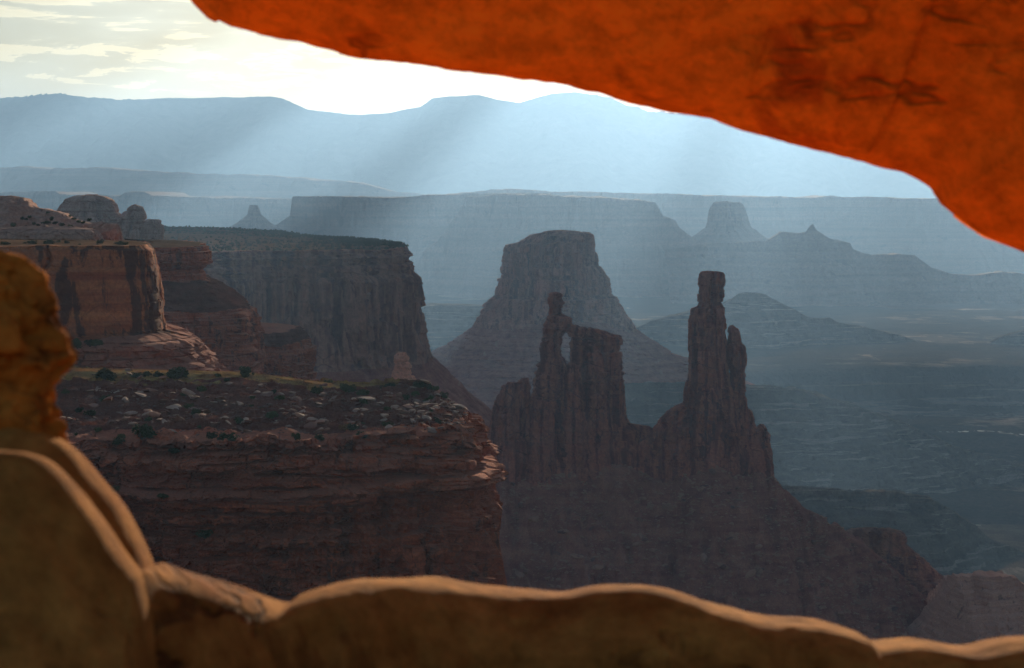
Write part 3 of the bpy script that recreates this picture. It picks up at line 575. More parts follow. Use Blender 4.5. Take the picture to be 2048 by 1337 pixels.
def mid_cliffs():
    # wall behind the banded cliff with its rubble bench
    rim = [(-260, 590, -14.5), (-160, 590, -14.5), (-112, 596, -15), (-97, 602, -15), (-94.5, 612, -15), (-98, 630, -15), (-120, 680, -14.5), (-260, 760, -13)]
    inner = [(-260, 680, -11), (-180, 680, -12), (-130, 650, -13.5), (-115, 630, -14.2), (-112, 625, -14.3), (-118, 650, -14), (-150, 680, -13), (-260, 700, -11)]
    prof = [(0, 0), (.4, -1.2), (-.2, -2), (.2, -5), (-1.6, -7), (-1.2, -10), (1, -11), (5, -13.2), (9.5, -15.8), (13, -18.8), (14.8, -21.5), (15.8, -26), (15.2, -30), (16.2, -35), (15.6, -40), (17, -60), (30, -80)]
    def disp(S, Z, dz):
        a = strata(S, Z, 15, 1.7, 1.8, 6)+.9*columns(S, Z, 18, 6, 1.6, 20)+.6*facets(S, Z, 12, 2.6, 3)
        rub = .9*fbm(S/1.6, dz/1.0, 0, 19, 4)+1.2*fbm(S/8, dz/5, 0, 20, 3)+.5*facets(S, Z, 14, 1.6, .9)
        lo = columns(S, Z, 16, 6, 2.4, 30)+strata(S, Z, 13, 2.4, 1.6, 8)+1.1*facets(S, Z, 11, 3.2, 3.6)
        k1 = sstep(-10.5, -11.2, dz); k2 = sstep(-18.5, -20.5, dz)
        return (a*(1-k1)+rub*k1)*(1-k2)+lo*k2
    e = tag(massif('cliff', rim, inner, prof, M['near'], 900, 30, .28, dispf=disp, topf=lambda x, y, t: .3*fbm(x/6, y/6, 0, 2, 4), topmat=M['top'], bands=[(-19, -10.6, M['slope'], .6)]), 'red cliff with a rubble bench halfway down, behind the banded orange wall', 'cliff')
    e2 = None
    rim = [(-200, 738, -50), (-120, 742, -50), (-96, 746, -50.5), (-88, 752, -51), (-86, 762, -51), (-95, 790, -50), (-200, 830, -48)]
    inner = [(-200, 780, -49), (-130, 778, -49), (-105, 770, -50), (-98, 765, -50.5), (-100, 770, -50), (-130, 785, -49), (-200, 790, -48)]
    prof = [(0, 0), (2, -1), (3.4, -3), (5.2, -4.2), (6.2, -7), (7, -9), (6.5, -12), (6.8, -14.5), (6, -16), (6.2, -22), (7, -40), (14, -55)]
    def disp(S, Z, dz): return columns(S, Z, 26, 5, 1.8, 24)+strata(S, Z, 23, 2.0, 1.8, 7)+.9*facets(S, Z, 22, 3, 3)
    tag(massif('cliff', rim, inner, prof, M['near'], 500, 20, .35, dispf=disp, topf=lambda x, y, t: .3*fbm(x/6, y/6, 0, 2, 4), bands=[(-4, .5, M['slope'], .8)]), 'small dark rounded cliff nose, last of the stepped cliffs before the big mesa', 'cliff')
mid_cliffs()

def banded():
    rim = [(-190, 372, -9.3), (-130, 374, -9.3), (-95, 377, -9.2), (-80, 379, -9.1), (-73.5, 383, -9.2), (-71.5, 391, -9.3), (-74, 402, -9.2), (-90, 425, -9.2), (-190, 450, -9)]
    inner = [(-190, 410, -8.4), (-120, 408, -8.4), (-95, 402, -8.6), (-86, 398, -8.7), (-84, 397, -8.8), (-88, 402, -8.7), (-100, 410, -8.6), (-120, 415, -8.4), (-190, 420, -8.4)]
    prof = [(0, 0), (.25, -.5), (.8, -.9), (.9, -2), (1.6, -5), (2.1, -9), (2.4, -14), (2.9, -16.3), (3.3, -16.8), (5.0, -17.2), (8.2, -18.2), (9.6, -19.6), (9.8, -20.8), (10.6, -21.2), (12.0, -23.0), (13.6, -25.0), (17, -27)]
    def disp(S, Z, dz):
        a = .3*strata(S, Z, 35, 2.2, 1.2, 9)+.25*fbm(S/7, Z/4, 0, 33, 4)+.16*facets(S, Z, 31, 5, 2.6, .6)
        for sc_, am in ((60.5, 1.6), (101, 1.5), (121.5, 1.9), (129, .6), (84, .6)):
            a = a-am*np.exp(-((S-sc_-1.2*vnoise(Z/3.0, 0, sc_, 3)-(Z+18)*.12)/.35)**2)
        b = strata(S, Z, 36, 1.7, 2.2, 3.4, .3)+.7*facets(S, Z, 32, 1.9, 1.3)
        k = sstep(-16.4, -17.2, dz)
        return a*(1-k)+b*k
    tag(massif('cliff', rim, inner, prof, M['band'], 1300, 30, .16, dispf=disp, topf=lambda x, y, t: .25*fbm(x/5, y/5, 0, 2, 4), topmat=M['top'], bands=[(-40, -17.2, M['near2'], .5)]),
        'banded orange sandstone wall with dark stains standing at the left', 'cliff')
banded()

# slickrock domes at upper left
YD = 455
o = ridge('slickrock_dome', [(-260, 400), (-120, 392), (0, 393), (35, 394), (58, 400), (75, 414), (100, 420), (135, 428), (150, 440), (185, 447), (215, 458), (246, 480), (252, 492)],
          YD, -12.5, M['dome'], n=500, slope=.5, tw=.5, cw=1.5, ch=.2, warp=5, wf=14, namp=1.0, nf=7, terr=1.1, terra=.5, m=110, seed=91, jag=.4, jf=3)
tag(o, 'pale layered slickrock hill dotted with shrubs at the left edge', 'rock hill')
for lv, yy, sd_, lab in (([(455, 30, 150), (458, 0, 185), (464, -30, 196), (474, -40, 202), (492, -45, 205)], 428, 92, 'rounded pink rock lobe below the slickrock hill'),
                         ([(446, 190, 226), (450, 172, 240), (458, 168, 246), (470, 166, 249), (492, 164, 251)], 436, 93, 'squarish rock lobe right of the rounded pink lobe')):
    o = tower('rock_lobe', lv, yy, M['dome'], ratio=.5, dz=.12, amp=.9, cw=5, strat=1.6, kind='fbm', seed=sd_, M_=260, bottom=-12)
    tag(o, lab, 'rock')
YB = 1500
for lv, sd_, lab in (([(391, 160, 190), (393, 150, 205), (398, 138, 216), (408, 128, 228), (420, 120, 236), (440, 115, 243), (465, 112, 248)], 94, 'broad grey sandstone dome, largest on the skyline at left'),
                     ([(410, 264, 272), (413, 258, 280), (422, 250, 284), (432, 246, 287), (450, 243, 290), (465, 241, 292)], 95, 'upright finned rock beside the broad sandstone dome'),
                     ([(439, 297, 316), (442, 293, 321), (452, 292, 325), (465, 292, 324)], 96, 'lone squat boulder-like knob right of the finned rock')):
    o = tower('rock_dome', lv, YB, M['dome'], ratio=.8, dz=.4, amp=3.4, cw=9, strat=5, seed=sd_, M_=300, bottom=-45)
    tag(o, lab, 'rock dome')

# hoodoo seen over the near point
o = tower('hoodoo', [(705, 797, 812), (709, 790, 815), (718, 788, 817), (724, 787, 815), (730, 790, 822), (738, 788, 824), (744, 785, 824), (760, 784, 832), (775, 780, 850), (800, 770, 870)], 540, M['stub'], ratio=.9, dz=.12, amp=.55, cw=3, strat=1.3, kind='strata', seed=97, M_=200, bottom=-130)
tag(o, 'small stubby hoodoo just beyond the near rocky point', 'hoodoo')

# near rocky point
def _lim(d):
    d = d-.7; return np.where(d > .6, .6+.7*np.tanh((d-.6)/.7), d)
def near_point():
    rim = [(-130, 276, -34.5), (-95, 280, -35), (-60, 283, -35.2), (-34, 283, -35.0), (-20, 286, -34.7), (-11, 290, -34.6), (-7.6, 297, -35.2), (-6.2, 306, -35.6), (-8, 322, -34.6), (-20, 340, -33.5), (-60, 352, -33), (-130, 360, -33)]
    inner = [(-130, 335, -28), (-95, 337, -28.6), (-65, 338, -29.2), (-45, 335, -29.4), (-30, 333, -31.2), (-20, 328, -31.0), (-14, 324, -30.0), (-13, 323, -30.0), (-16, 326, -30.3), (-30, 333, -31.2), (-65, 338, -29.2), (-130, 335, -28)]
    prof = [(0, 0), (.5, -.25), (.9, -1.2), (1.3, -1.7), (1.5, -3.2), (1.9, -3.5), (2.0, -5.0), (2.6, -5.2), (3.9, -5.5), (4.2, -5.9), (4.2, -7.2), (2.4, -7.8), (2.0, -10.5), (3.0, -12), (2.6, -15), (2.4, -18), (3.6, -26), (5, -60), (14, -90)]
    def po(d): return np.interp(-d, [-q[1] for q in prof], [q[0] for q in prof])
    def disp(S, Z, dz):
        nr0 = sstep(88, 118, S)
        wob = po(np.minimum(dz+(2.6*vnoise(S/13, 0*S, 0, 91)+.8*vnoise(S/4, 0*S, 0, 92))*(1-.8*nr0), 0))-po(dz)
        Zw = Z+.5*vnoise(S/11, Z/6, 0, 44)+.012*S
        big = strata(S, Zw, 45, 1.8, 2.8, 5.0, .6)+1.0*facets(S, Zw, 49, 3.4, 1.7, 1.0)
        fine = strata(S, Zw, 46, .42, .8, 1.5, .9)+.28*facets(S, Zw, 50, .9, .45, 1.0)
        vert = columns(S, Z, 47, 4.0, 1.5, 9)+.9*facets(S, Z, 43, 2.2, 3.4, 1.1)
        k = sstep(-6.5, -9.0, dz)
        und = 1.1*fbm(S/9, dz/9, 0, 48, 4)
        cave = -1.6*np.exp(-((S-100)/14)**2)*np.exp(-((dz+7.5)/1.1)**2)-1.6*np.exp(-((S-62)/16)**2)*np.exp(-((dz+11)/1.2)**2)
        nr = sstep(90, 122, S)
        nz = Zw/1.7+.25*vnoise(S/9, 0*S, 2, 93); nf = nz-np.floor(nz); on = hsh(nz, (S+40*hsh(nz, 1, 0, 95))/11.0, 0, 94) > .45
        notch = -1.9*np.exp(-((nf-.5)/.09)**2)*on*(1-.85*nr)
        shelf = 2.2*sstep(-12.7, -13.1, dz)*(1-sstep(-14.2, -15.5, dz))*(1-nr)*(.6+.6*vnoise(S/9, 0*S, 0, 57))-1.3*np.exp(-((dz+12.0)/.7)**2)*(1-nr)
        rimb = 1.0*sstep(-2.4, -1.6, dz)*facets(S, Z, 58, 3.5, 1.6, .6)
        return _lim(1.6*wob+notch+big*(1-.75*k*nr)+fine*(1-.8*nr)+vert*k*(0.25+1.1*nr)+und+cave+shelf+rimb+k*nr*1.3*facets(S, Z, 59, 7, 6, 1.1))
    def topf(x, y, t):
        b = .9*fbm(x/7, y/7, 0, 52, 5)
        step = .55*(np.floor(t*7+.8*fbm(x/9, y/9, 0, 51, 4))-t*7+.5)
        return b+step*1.5+.25*fbm(x/1.1, y/1.1, 0, 53, 4)+.35*facets(x, y, 54, 2.4, 1.6, .9)*(fbm(x/12, y/12, 0, 55, 3) > -.05)
    osc = [3.2, 2.8, 2.2, 1.8, 1.3, 1.0, 1.0, 1.0, 1.0, 1.2]
    e = empty('rocky_point', (-50, 310, -90), 'near dark red rocky point strewn with rubble, ending in a broken cliff nose', 'cliff')
    o, P, rt = massif('cliff_body', rim, inner, prof, M['near'], 1500, 170, .11, dispf=disp, topf=topf, offscale=osc, parent=e, ret=True)
    me = o.data; me.materials.append(M['slope']); nc = P.shape[1]; rows = P.shape[0]-1
    me.materials.append(M['grass_lit']); mi = np.zeros((rows, nc-1), np.int32); mi[:rt-22] = 1
    mi[:rt-22][P[:rt-22, :-1, 1] > 327+2*vnoise(P[:rt-22, :-1, 0]/4, P[:rt-22, :-1, 1]/2, 0, 3)] = 2
    me.polygons.foreach_set('material_index', mi.ravel())
    return P, rt
PN, RTN = near_point()

# ------------------------------------------------------------------ boulders and shrubs
def boulder_mesh(name, seed, mat):
    r = np.random.RandomState(seed)
    n, m = 14, 18
    th = np.linspace(0, np.pi, n)[:, None]; ph = np.linspace(0, 2*np.pi, m, endpoint=False)[None]
    d = np.stack([np.sin(th)*np.cos(ph), np.sin(th)*np.sin(ph), np.cos(th)+0*ph], -1)
    rr = np.full(d.shape[:2], 9.0)
    for k in range(11):                                 # random cutting planes make an angular block
        v = r.normal(size=3); v[2] *= 1.0; v /= np.linalg.norm(v)
        t = r.uniform(.55, 1.0); dp = d@v
        rr = np.minimum(rr, np.where(dp > .05, t/np.maximum(dp, .05), 9))
    rr = np.minimum(rr, 1.25); P = d*rr[..., None]*np.array([1, .8, .5])
    P[..., 2] += .25
    V = P.reshape(-1, 3); idx = np.arange(n*m).reshape(n, m); idx = np.concatenate([idx, idx[:, :1]], 1)
    q = np.stack([idx[:-1, :-1], idx[1:, :-1], idx[1:, 1:], idx[:-1, 1:]], -1).reshape(-1, 4)
    me = bpy.data.meshes.new(name); me.from_pydata([tuple(x) for x in V], [], [tuple(int(i) for i in f) for f in q]); me.update()
    me.materials.append(mat); return me, V, q
BM = [boulder_mesh('boulder', 100+k, M['stone']) for k in range(6)]
BR = [boulder_mesh('boulder', 200+k, M['redstone']) for k in range(3)]
def place(me, name, p, s, label, cat, group, flat=1.0):
    o = bpy.data.objects.new(name, me); col.objects.link(o)
    o.location = p; o.scale = (s, s*random.uniform(.6, 1), s*random.uniform(.5, 1)*flat); o.rotation_euler = (random.uniform(-.4, .4), random.uniform(-.4, .4), random.uniform(0, 6.3))
    return tag(o, label, cat, group)
def px(p):                                             # photo pixel of a point
    x, y, z = p; fy = y*CP-z*SP; fz = y*SP+z*CP
    return 1024+F*x/fy, 668.5-F*fz/fy
cand = []
for _ in range(12000):
    i = R.randint(4, RTN-2); j = R.randint(10, 1000); p = PN[i, j]; u, v = px(p)
    if 90 < u < 930 and v < 905: cand.append((p, u, v))
nb = 0; small = []
for p, u, v in cand:
    dn = .25+.75*(vnoise(p[0]/9, p[1]/9, 0, 77) > -.1)
    cen = math.exp(-((v-825)/36)**2)
    if random.random() > dn*(.15+cen): continue
    s = .25+random.expovariate(1/.27)
    if s > 1.7: s = 1.2
    if s > .62 and nb < 285:
        nb += 1
        place((BM+BR)[nb % 9][0] if nb % 2 else BM[nb % 6][0], 'boulder', p, s, 'angular boulder lying in the rubble on top of the near rocky point', 'boulder', 'boulders on the near rocky point', .7)
    elif len(small) < 2600: small.append((p, s*.6))
def merge(name, items, bank, mat, label, cat, flat=.8):
    Vs, Qs, o_ = [], [], 0
    for k, (p, s) in enumerate(items):
        _, V, q = bank[k % len(bank)]
        a = random.uniform(0, 6.3); c, sn = math.cos(a), math.sin(a)
        A = V*np.array([s, s*random.uniform(.6, 1), s*random.uniform(.5, 1)*flat])
        A = np.stack([A[:, 0]*c-A[:, 1]*sn, A[:, 0]*sn+A[:, 1]*c, A[:, 2]+A[:, 0]*random.uniform(-.3, .3)], 1)+np.array(p)
        Vs.append(A); Qs.append(q+o_); o_ += len(V)
    V = np.vstack(Vs); org = V.mean(0)
    o = raw_mesh(name, V-org, np.vstack(Qs), mat, False, org)
    return tag(o, label, cat, kind='stuff')
merge('rubble', small, BM, M['stone'], 'small broken stones between the boulders on the near rocky point', 'rubble')
# talus stones below the towers
dg = bpy.context.evaluated_depsgraph_get()
tal = [o for o in col.objects if o.name.startswith('talus_slope')][0]
tv = np.empty(len(tal.data.vertices)*3, np.float32); tal.data.vertices.foreach_get('co', tv); tv = tv.reshape(-1, 3)+np.array(tal.location)
front = tv[(tv[:, 1] < YT-15) & (tv[:, 2] > -425)]
it = []; big = []
for _ in range(9000):
    p = front[R.randint(len(front))]; u, v = px(p)
    if not (930 < u < 2080 and 930 < v < 1340): continue
    s = .45+random.expovariate(1/.75)
    if s > 3.0 and len(big) < 110: big.append((p, s))
    else: it.append((p, s))
merge('talus_stones', it, BR, M['redstone'], 'countless stones scattered down the dark rubble slope', 'stones')
for p, s in big:
    place(BR[0][0], 'boulder', p, s, 'red boulder resting on the dark rubble slope below the towers', 'boulder', 'boulders on the rubble slope')

def bush_mesh(seed, nleaf, mat, rx=1, rz=.75, size=.12, dark=None):
    r = np.random.RandomState(seed); V = []; Q = []
    lobes = [(r.uniform(-.55, .55)*rx, r.uniform(-.55, .55)*rx, r.uniform(.35, 1.0)*rz, r.uniform(.3, .5)) for _ in range(8)]
    for k in range(nleaf):
        a, b, c, q = lobes[r.randint(8)]; d = r.normal(size=3); d /= np.linalg.norm(d)
        p = np.array([a, b, c])+d*q*r.uniform(.6, 1.05)
        if p[2] < .03: continue
        n = r.normal(size=3); n /= np.linalg.norm(n); t = np.cross(n, [0.3, .2, .9]); t /= np.linalg.norm(t); bb = np.cross(n, t)
        s = size*r.uniform(.5, 1.3); o_ = len(V)
        V += [p-t*s, p+bb*s*.5, p+t*s, p-bb*s*.5]; Q.append((o_, o_+1, o_+2, o_+3))
    me = bpy.data.meshes.new('foliage'); me.from_pydata([tuple(v) for v in V], [], Q); me.update(); me.materials.append(mat)
    return me
def stem_mesh(seed):
    r = np.random.RandomState(seed); V = []; Q = []
    for k in range(5):
        a = r.uniform(0, 6.3); tip = np.array([math.cos(a)*r.uniform(.2, .55), math.sin(a)*r.uniform(.2, .55), r.uniform(.45, .8)])
        base = np.array([0, 0, -.1]); o_ = len(V)
        for c, rr in ((base, .07), ((base+tip)/2+r.normal(size=3)*.05, .045), (tip, .012)):
            for j in range(5): V.append(c+np.array([math.cos(j*1.257), math.sin(j*1.257), 0])*rr)
        for i in range(2):
            for j in range(5): Q.append((o_+i*5+j, o_+i*5+(j+1) % 5, o_+(i+1)*5+(j+1) % 5, o_+(i+1)*5+j))
    me = bpy.data.meshes.new('stem'); me.from_pydata([tuple(v) for v in V], [], Q); me.update(); me.materials.append(M['bark'])
    return me
BU = [bush_mesh(k, 900, M['leaf']) for k in range(4)]; BD = bush_mesh(9, 700, M['dryleaf']); ST = [stem_mesh(k) for k in range(3)]
def bush(p, s, label, group, k, me=None):
    o = bpy.data.objects.new('shrub', None); col.objects.link(o); o.location = p; o.scale = (s, s, s*random.uniform(.75, 1.1)); o.rotation_euler = (0, 0, random.uniform(0, 6.3))
    tag(o, label, 'shrub', group)
    f = bpy.data.objects.new('foliage', me or BU[k % 4]); col.objects.link(f); f.parent = o
    g = bpy.data.objects.new('stem', ST[k % 3]); col.objects.link(g); g.parent = o
    return o
NF = PN[:, :, :].reshape(-1, 3); NU = np.array([px(p) for p in NF[::3]]); NFs = NF[::3]
sel = NFs[:, 1] < 338
NU = NU[sel]; NFs = NFs[sel]
def snap(u, v):
    d = (NU[:, 0]-u)**2+(NU[:, 1]-v)**2; k = np.argmin(d + 0*NFs[:, 1]); return NFs[k]
spots = [(205, 765, 2.3), (355, 757, 2.1), (298, 757, 1.0), (315, 755, 1.0), (275, 756, 1.0), (400, 782, 1.0), (487, 752, 1.4), (512, 770, .9), (560, 772, 1.0), (590, 768, .9), (635, 790, 1.3), (655, 772, .9), (700, 785, 1.2), (725, 788, 1.3), (684, 780, 1.0),
         (800, 780, 1.4), (770, 783, .9), (845, 775, 1.4), (720, 858, 1.0), (725, 878, 1.0), (215, 806, 1.3), (178, 832, 1.0), (285, 880, 2.0), (235, 890, 1.1), (460, 890, 1.6), (345, 905, 1.0), (390, 830, 1.0), (480, 850, 1.0), (380, 820, .8), (545, 838, 1.2), (590, 880, .9), (640, 880, .9),
         (870, 850, .9), (895, 845, .7), (865, 830, .7), (520, 920, .8), (425, 875, .8), (300, 845, .8), (330, 1000, 1.0), (230, 985, .8), (410, 1075, 1.2), (560, 800, .8), (810, 800, .8), (440, 760, .9), (455, 765, .7), (530, 765, .7)]
for k, (u, v, s) in enumerate(spots):
    bush(snap(u, v), s*1.1, 'dark green juniper shrub growing on the near rocky point', 'shrubs on the near rocky point', k)
for k in range(55):
    i = R.randint(3, RTN-8); j = R.randint(10, 950); p = PN[i, j]; u, v = px(p)
    if 100 < u < 900 and v < 905: bush(p, R.uniform(.35, 1.0), 'dark green juniper shrub growing on the near rocky point', 'shrubs on the near rocky point', k)
bush(snap(690, 862), 1.0, 'rust-coloured dry shrub beside green ones on the near rocky point', None, 1, BD)
for k in range(40):
    x = R.uniform(-135, -80) if k % 3 else R.uniform(-100, -74); p = (x, 385+R.uniform(-4, 6), -9.2)
    bush(p, R.uniform(.35, .9), 'small shrub at the rim of the banded orange wall', 'shrubs on the banded wall rim', k)
for k in range(30):
    u, v = R.uniform(20, 210), R.uniform(425, 456); p = W(u, v, YD-4-(v-425)*.5); p = (p[0], p[1], p[2]-.3)
    bush(p, R.uniform(.4, .9), 'small shrub on the pale slickrock hill', 'shrubs on the slickrock hill', k)
for k, (u, v) in enumerate(((155, 694), (192, 688), (180, 690))):
    bush(W(u, v+3, 366), 1.6, 'dark shrub on the ledge below the banded orange wall', 'shrubs on the ledge', k)
# scrub on the big mesa top: one mass of leaf clumps
def scrub():
    V = []; Q = []; rows = PM[:RTM+1]
    r = np.random.RandomState(5); n = 4200
    base = np.array([[-.5, 0, 0], [.5, 0, 0], [0, .5, 0], [0, -.5, 0], [0, 0, .8], [0.3, .3, .5], [-.3, -.25, .6]])
    fcs = [(0, 3, 4), (3, 1, 4), (1, 2, 4), (2, 0, 4), (0, 3, 6), (1, 2, 5), (3, 1, 6), (2, 0, 5)]
    Vs = []; Qs = []; o_ = 0
    for k in range(n):
        i = int(RTM*(1-r.uniform(0, 1)**1.6*.9)); j = r.randint(150, 1350); p = rows[min(i, RTM-1), j]+r.normal(size=3)*np.array([3, 3, 0])
        s = r.uniform(1.2, 3.4)
        B = base*s*r.uniform(.7, 1.3, size=(7, 3)); B[:, 2] -= .2
        Vs.append(B+p); Qs.append(np.array(fcs)+o_); o_ += 7
    V = np.vstack(Vs); org = V.mean(0)
    tag(raw_mesh('scrub', V-org, np.vstack(Qs), M['scrub'], False, org), 'sparse scrub covering the top of the big mesa', 'scrub', kind='stuff')
scrub()

# ------------------------------------------------------------------ foreground: arch, ledge, pillar
def foreground():
    # arch span: lip (outer lower edge) follows the photographed skyline at about 4.6 m
    lip = [(-500, -420), (-100, -300), (200, -160), (330, -60), (372, -24), (395, 3), (422, 32), (460, 54), (520, 70), (600, 86), (700, 112), (820, 130), (1000, 152), (1100, 168), (1180, 184), (1300, 213), (1420, 237), (1470, 258), (1540, 277), (1640, 302), (1740, 326),
           (1800, 338), (1845, 356), (1868, 372), (1885, 402), (1930, 436), (1975, 465), (2048, 496), (2150, 520), (2300, 640), (2450, 900), (2600, 1300), (2700, 1800)]
    n = 900
    Yl = 4.6
    C = np.array([W(u, v, Yl) for u, v in lip]); C = lin(C, n)
    T = np.gradient(C, axis=0)[:, [0, 2]]; T /= np.linalg.norm(T, axis=1)[:, None]
    for _ in range(60): T[1:-1] = (T[:-2]+2*T[1:-1]+T[2:])/4
    T /= np.linalg.norm(T, axis=1)[:, None]; U = np.stack([-T[:, 1], T[:, 0]], 1)         # 'up' normal to the lip line
    # section: (h = metres above the lip along U, y offset)
    sec = np.array([(0.0, 0.0), (-.004, -.03), (.004, -.07), (.03, -.12), (.10, -.20), (.22, -.33), (.38, -.52), (.60, -.80), (.9, -1.15), (1.5, -1.5), (2.4, -1.5), (3.0, -.8), (3.0, .3), (2.0, .8), (1.0, .75), (.6, .5), (.25, .25), (.05, .06), (0.0, 0.0)])
    sec = catmull(sec, 150)
    s = np.r_[0, np.cumsum(np.linalg.norm(np.diff(C, axis=0), axis=1))]
    S, H = np.meshgrid(s, sec[:, 0]); Yo = sec[:, 1][:, None]+0*S
    bulge = .09*fbm(S/.35, H/.22, Yo, 3, 4)+.012*facets(S, H+Yo, 5, .3, .14, 1.1)+.012*fbm(S/.06, H/.05, 0, 6, 4)-.03*np.maximum(0, ridged(S/.5, H/.35, 1, 8, 3)-.55)
    fade = sstep(0.0, .07, np.abs(Yo)+np.abs(H))
    hh = H+bulge*.25*fade; yy = Yo-bulge*fade
    small = .004*fbm(S/.05, 0*S, 0, 12, 4)+.006*fbm(S/.2, 0*S, 0, 13, 3)
    hh = hh+small*(1-fade)
    P = np.stack([C[None, :, 0]+U[None, :, 0]*hh, Yl+yy, C[None, :, 2]+U[None, :, 1]*hh], -1)
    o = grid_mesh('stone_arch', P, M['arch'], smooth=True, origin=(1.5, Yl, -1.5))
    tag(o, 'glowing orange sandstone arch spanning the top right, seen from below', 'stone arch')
    # ledge (window sill) of the arch, one continuous rock
    def crestrock(name, crest, Y, sec, seed, label, cat, amp=.02, n=600, lift=None, parent=None, skew=None):
        C = np.array([W(u, v, Y) for u, v in crest]); C = catmull(C, n)
        if skew: C[:, 1] += skew*(1-sstep(-.9, .05, C[:, 0]))
        k_ = (C[:, 1]/Y); C[:, 0] *= k_; C[:, 2] *= k_
        se = catmull(np.array(sec, float), 150)
        s = np.r_[0, np.cumsum(np.linalg.norm(np.diff(C, axis=0), axis=1))]
        S, H = np.meshgrid(s, se[:, 1]); Yo = se[:, 0][:, None]+0*S
        b = amp*fbm(S/.16, H/.12, Yo/.12, seed, 4)+amp*.12*fbm(S/.035, H/.04, Yo/.03, seed+2, 3)
        b = b+amp*.3*ridged(S/.3, H/.12+Yo/.2, 0, seed+4, 3)*sstep(0, .06, -H)+amp*.1*facets(S, H, seed+6, .12, .05, 1.2)*sstep(.03, .08, -H)
        cr = np.exp(-(Yo/.05)**2-(H/.03)**2)
        P = np.stack([C[None, :, 0]+0*S, C[None, :, 1]+Yo-b*(H < 0), C[None, :, 2]+H+b*.5*(1-cr*.7)], -1)
        o = grid_mesh(name, P, M['ledge'], smooth=True, parent=parent, origin=None)
        if label: tag(o, label, cat)
        return o
    e = empty('stone_ledge', (0, 3.4, -1.6), 'golden-edged blurred sandstone ledge along the bottom of the view', 'rock ledge')
    secA = [(-.9, -1.0), (-.42, -.62), (-.26, -.34), (-.16, -.16), (-.11, -.075), (-.075, -.03), (-.03, -.004), (.02, 0), (.09, -.008), (.17, -.024), (.3, -.09), (.6, -.28), (1.4, -.9)]
    crestrock('ledge_body', [(-200, 1700), (0, 1480), (110, 1340), (200, 1225), (255, 1165), (290, 1143), (340, 1158), (420, 1178), (500, 1208), (556, 1226), (600, 1200), (660, 1180), (730, 1169), (850, 1170), (960, 1184), (1050, 1190), (1130, 1195), (1200, 1181), (1290, 1180), (1360, 1195), (1410, 1214), (1470, 1232), (1550, 1250), (1640, 1256),
                          (1735, 1280), (1765, 1300), (1850, 1296), (1950, 1312), (2048, 1294), (2200, 1290), (2500, 1310)], 3.4, secA, 3, None, None, parent=e, amp=.02, n=900, skew=-.84)
    secB = [(-1.2, -1.3), (-.62, -.75), (-.36, -.36), (-.2, -.14), (-.1, -.05), (-.055, -.014), (-.02, -.001), (.02, -.003), (.05, -.014), (.08, -.05), (.14, -.14), (.22, -.3), (.3, -.8)]
    e = empty('rock_hump', (-.75, 2.75, -1.6), 'smooth double-crested sandstone hump at the lower left corner', 'rock')
    crestrock('front_hump', [(-400, 860), (-200, 880), (0, 900), (55, 906), (100, 926), (150, 976), (200, 1040), (240, 1100), (270, 1138), (290, 1165), (320, 1260), (340, 1400)], 2.7, secB, 7, None, None, parent=e, amp=.012)
    crestrock('rear_hump', [(-300, 840), (0, 850), (60, 858), (105, 872), (150, 903), (200, 960), (240, 1008), (272, 1066), (290, 1105), (300, 1140), (310, 1240), (320, 1400)], 2.95, secB, 9, None, None, parent=e, amp=.012)
    # weathered pillar at the left edge
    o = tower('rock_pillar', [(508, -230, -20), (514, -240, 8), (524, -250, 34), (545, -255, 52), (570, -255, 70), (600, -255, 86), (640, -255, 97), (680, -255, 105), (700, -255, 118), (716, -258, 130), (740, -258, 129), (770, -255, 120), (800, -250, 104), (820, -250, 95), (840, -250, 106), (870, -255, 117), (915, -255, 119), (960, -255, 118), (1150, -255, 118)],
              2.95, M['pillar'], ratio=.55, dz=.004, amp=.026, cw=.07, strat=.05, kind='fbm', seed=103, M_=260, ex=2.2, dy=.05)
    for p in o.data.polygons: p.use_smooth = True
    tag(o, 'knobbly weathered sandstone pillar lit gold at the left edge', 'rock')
    # unseen cliff face, sloped to bounce sun onto the arch; rock underfoot
    xs = np.linspace(-14, 14, 260); tt = np.linspace(0, 1, 160)
    pr = np.array([(3.2, -1.15), (4.0, -1.25), (5.0, -1.75), (6.5, -3.0), (8.5, -5.5), (11, -9.5), (13, -16), (15, -40)])
    q = lin(pr, 160); X, I = np.meshgrid(xs, tt)
    P = np.stack([X, q[:, 0][:, None]+.35*fbm(X/2, I*9, 0, 3, 4), q[:, 1][:, None]+.25*fbm(X/1.5, I*9, 0, 7, 4)*sstep(0, .15, I)-.15], -1)
    tag(grid_mesh('rim_bounce_rock', P, M['rim'], smooth=True, origin=(0, 3.2, -1.3)), kind='structure')
    a = np.linspace(-60, 60, 160); b = np.linspace(-80, 3.5, 160); X, Yg = np.meshgrid(a, b)
    P = np.stack([X, Yg, -1.55+.12*fbm(X/2, Yg/2, 0, 5, 4)], -1)
    tag(grid_mesh('rock_floor', P, M['ledge'], smooth=True, origin=(0, 0, -1.55)), kind='structure')
foreground()

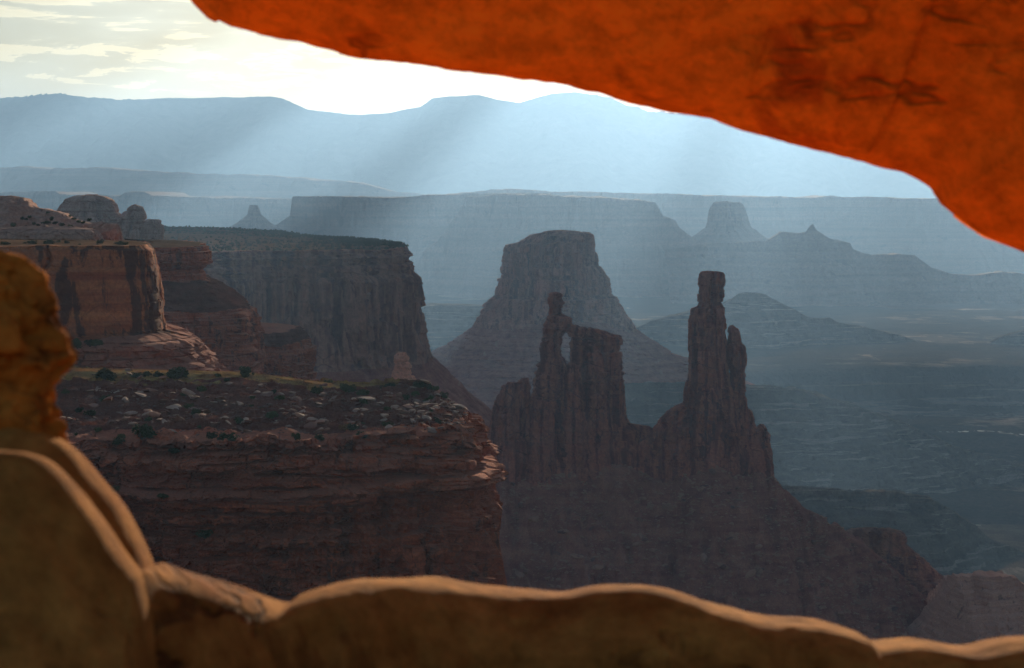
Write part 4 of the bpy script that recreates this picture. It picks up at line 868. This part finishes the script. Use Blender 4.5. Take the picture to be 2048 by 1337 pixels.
# ------------------------------------------------------------------ unseen cloud deck above the view, shaped with gaps to steer sun and shade
def shade_clouds():
    z0 = 2550.0; X, Y = np.meshgrid(np.linspace(-9000, 14000, 300), np.linspace(9500, 24500, 240))
    sx = math.tan(SUN_AZ)/math.tan(SUN_EL)*math.cos(0); ty = math.cos(SUN_AZ)/math.tan(SUN_EL); tx = math.sin(SUN_AZ)/math.tan(SUN_EL)
    side = sstep(-2500, 3500, X)
    n = .68+.95*fbm(X/620, Y/2600, 0, 61, 5)-(.55+.35*side)*sstep(14800, 15700, Y)
    for (x, y, z, r, k) in GAPS:                       # gaps given by the place on the ground they light
        cx, cy = x+(z0-z)*tx, y+(z0-z)*ty
        n = n-k*np.exp(-(((X-cx)/r)**2+((Y-cy)/(r*2.2))**2)**1.5)
    ed = np.minimum(np.minimum(X+9000, 14000-X)/1500, np.minimum(Y-9500, 20500+3000*sstep(2500, -500, X)+1200*vnoise(X/900, 0*X, 0, 71)-Y)/500); n = n-2*(1-np.clip(ed, 0, 1))
    t = 70*np.sqrt(np.maximum(n, 0))
    up = z0+t*1.3+50*fbm(X/500, Y/500, 0, 3, 4)*(n > 0); dn = z0-t*.35
    nr, nc = X.shape; idx = np.arange(nr*nc).reshape(nr, nc); ok = (n > 0)
    c = ok[:-1, :-1] | ok[1:, :-1] | ok[:-1, 1:] | ok[1:, 1:]
    q = np.stack([idx[:-1, :-1], idx[:-1, 1:], idx[1:, 1:], idx[1:, :-1]], -1)[c]
    V = np.concatenate([np.stack([X, Y, up], -1).reshape(-1, 3), np.stack([X, Y, dn], -1).reshape(-1, 3)])
    Q = np.concatenate([q, q[:, ::-1]+nr*nc]); org = np.array((2000, 17000, z0))
    m = bpy.data.materials.new('cloud_vapour'); m.use_nodes = True; b = m.node_tree.nodes['Principled BSDF']
    b.inputs['Base Color'].default_value = (.85, .87, .9, 1); b.inputs['Roughness'].default_value = 1
    tag(raw_mesh('shade_clouds', V-org, Q, m, True, org), 'unseen broken cloud deck over the canyon, shaped to shade it and pass sunbeams', 'shade_clouds', kind='stuff')
GAPS = [(0, 100, 0, 300, 2.8), (1500, 7000, -200, 420, 1.6), (2400, 9000, 0, 500, 1.8), (-400, 1500, -60, 330, 1.5), (560, 1500, -380, 170, 1.8)]
shade_clouds()

# ------------------------------------------------------------------ haze
def haze():
    x0, x1, y0, y1, z0, z1 = -30000, 30000, -3000, 61000, -620, 1420
    V = np.array([(x, y, z) for x in (x0, x1) for y in (y0, y1) for z in (z0, z1)], float)
    q = np.array([(0, 1, 3, 2), (4, 6, 7, 5), (0, 4, 5, 1), (2, 3, 7, 6), (0, 2, 6, 4), (1, 5, 7, 3)])
    m = bpy.data.materials.new('haze'); m.use_nodes = True; nt = m.node_tree; nt.nodes.clear()
    out = nd(nt, 'ShaderNodeOutputMaterial'); pv = nd(nt, 'ShaderNodeVolumePrincipled')
    pv.inputs['Density'].default_value = HAZE; pv.inputs['Color'].default_value = (0.305, 0.55, 0.93, 1); pv.inputs['Anisotropy'].default_value = 0.54
    nt.links.new(pv.outputs[0], out.inputs['Volume'])
    o = raw_mesh('haze', V, q, m, False, (0, 0, 0)); tag(o, 'pale blue haze filling the canyon air', 'haze', kind='stuff')
HAZE = 4.3e-5
haze()
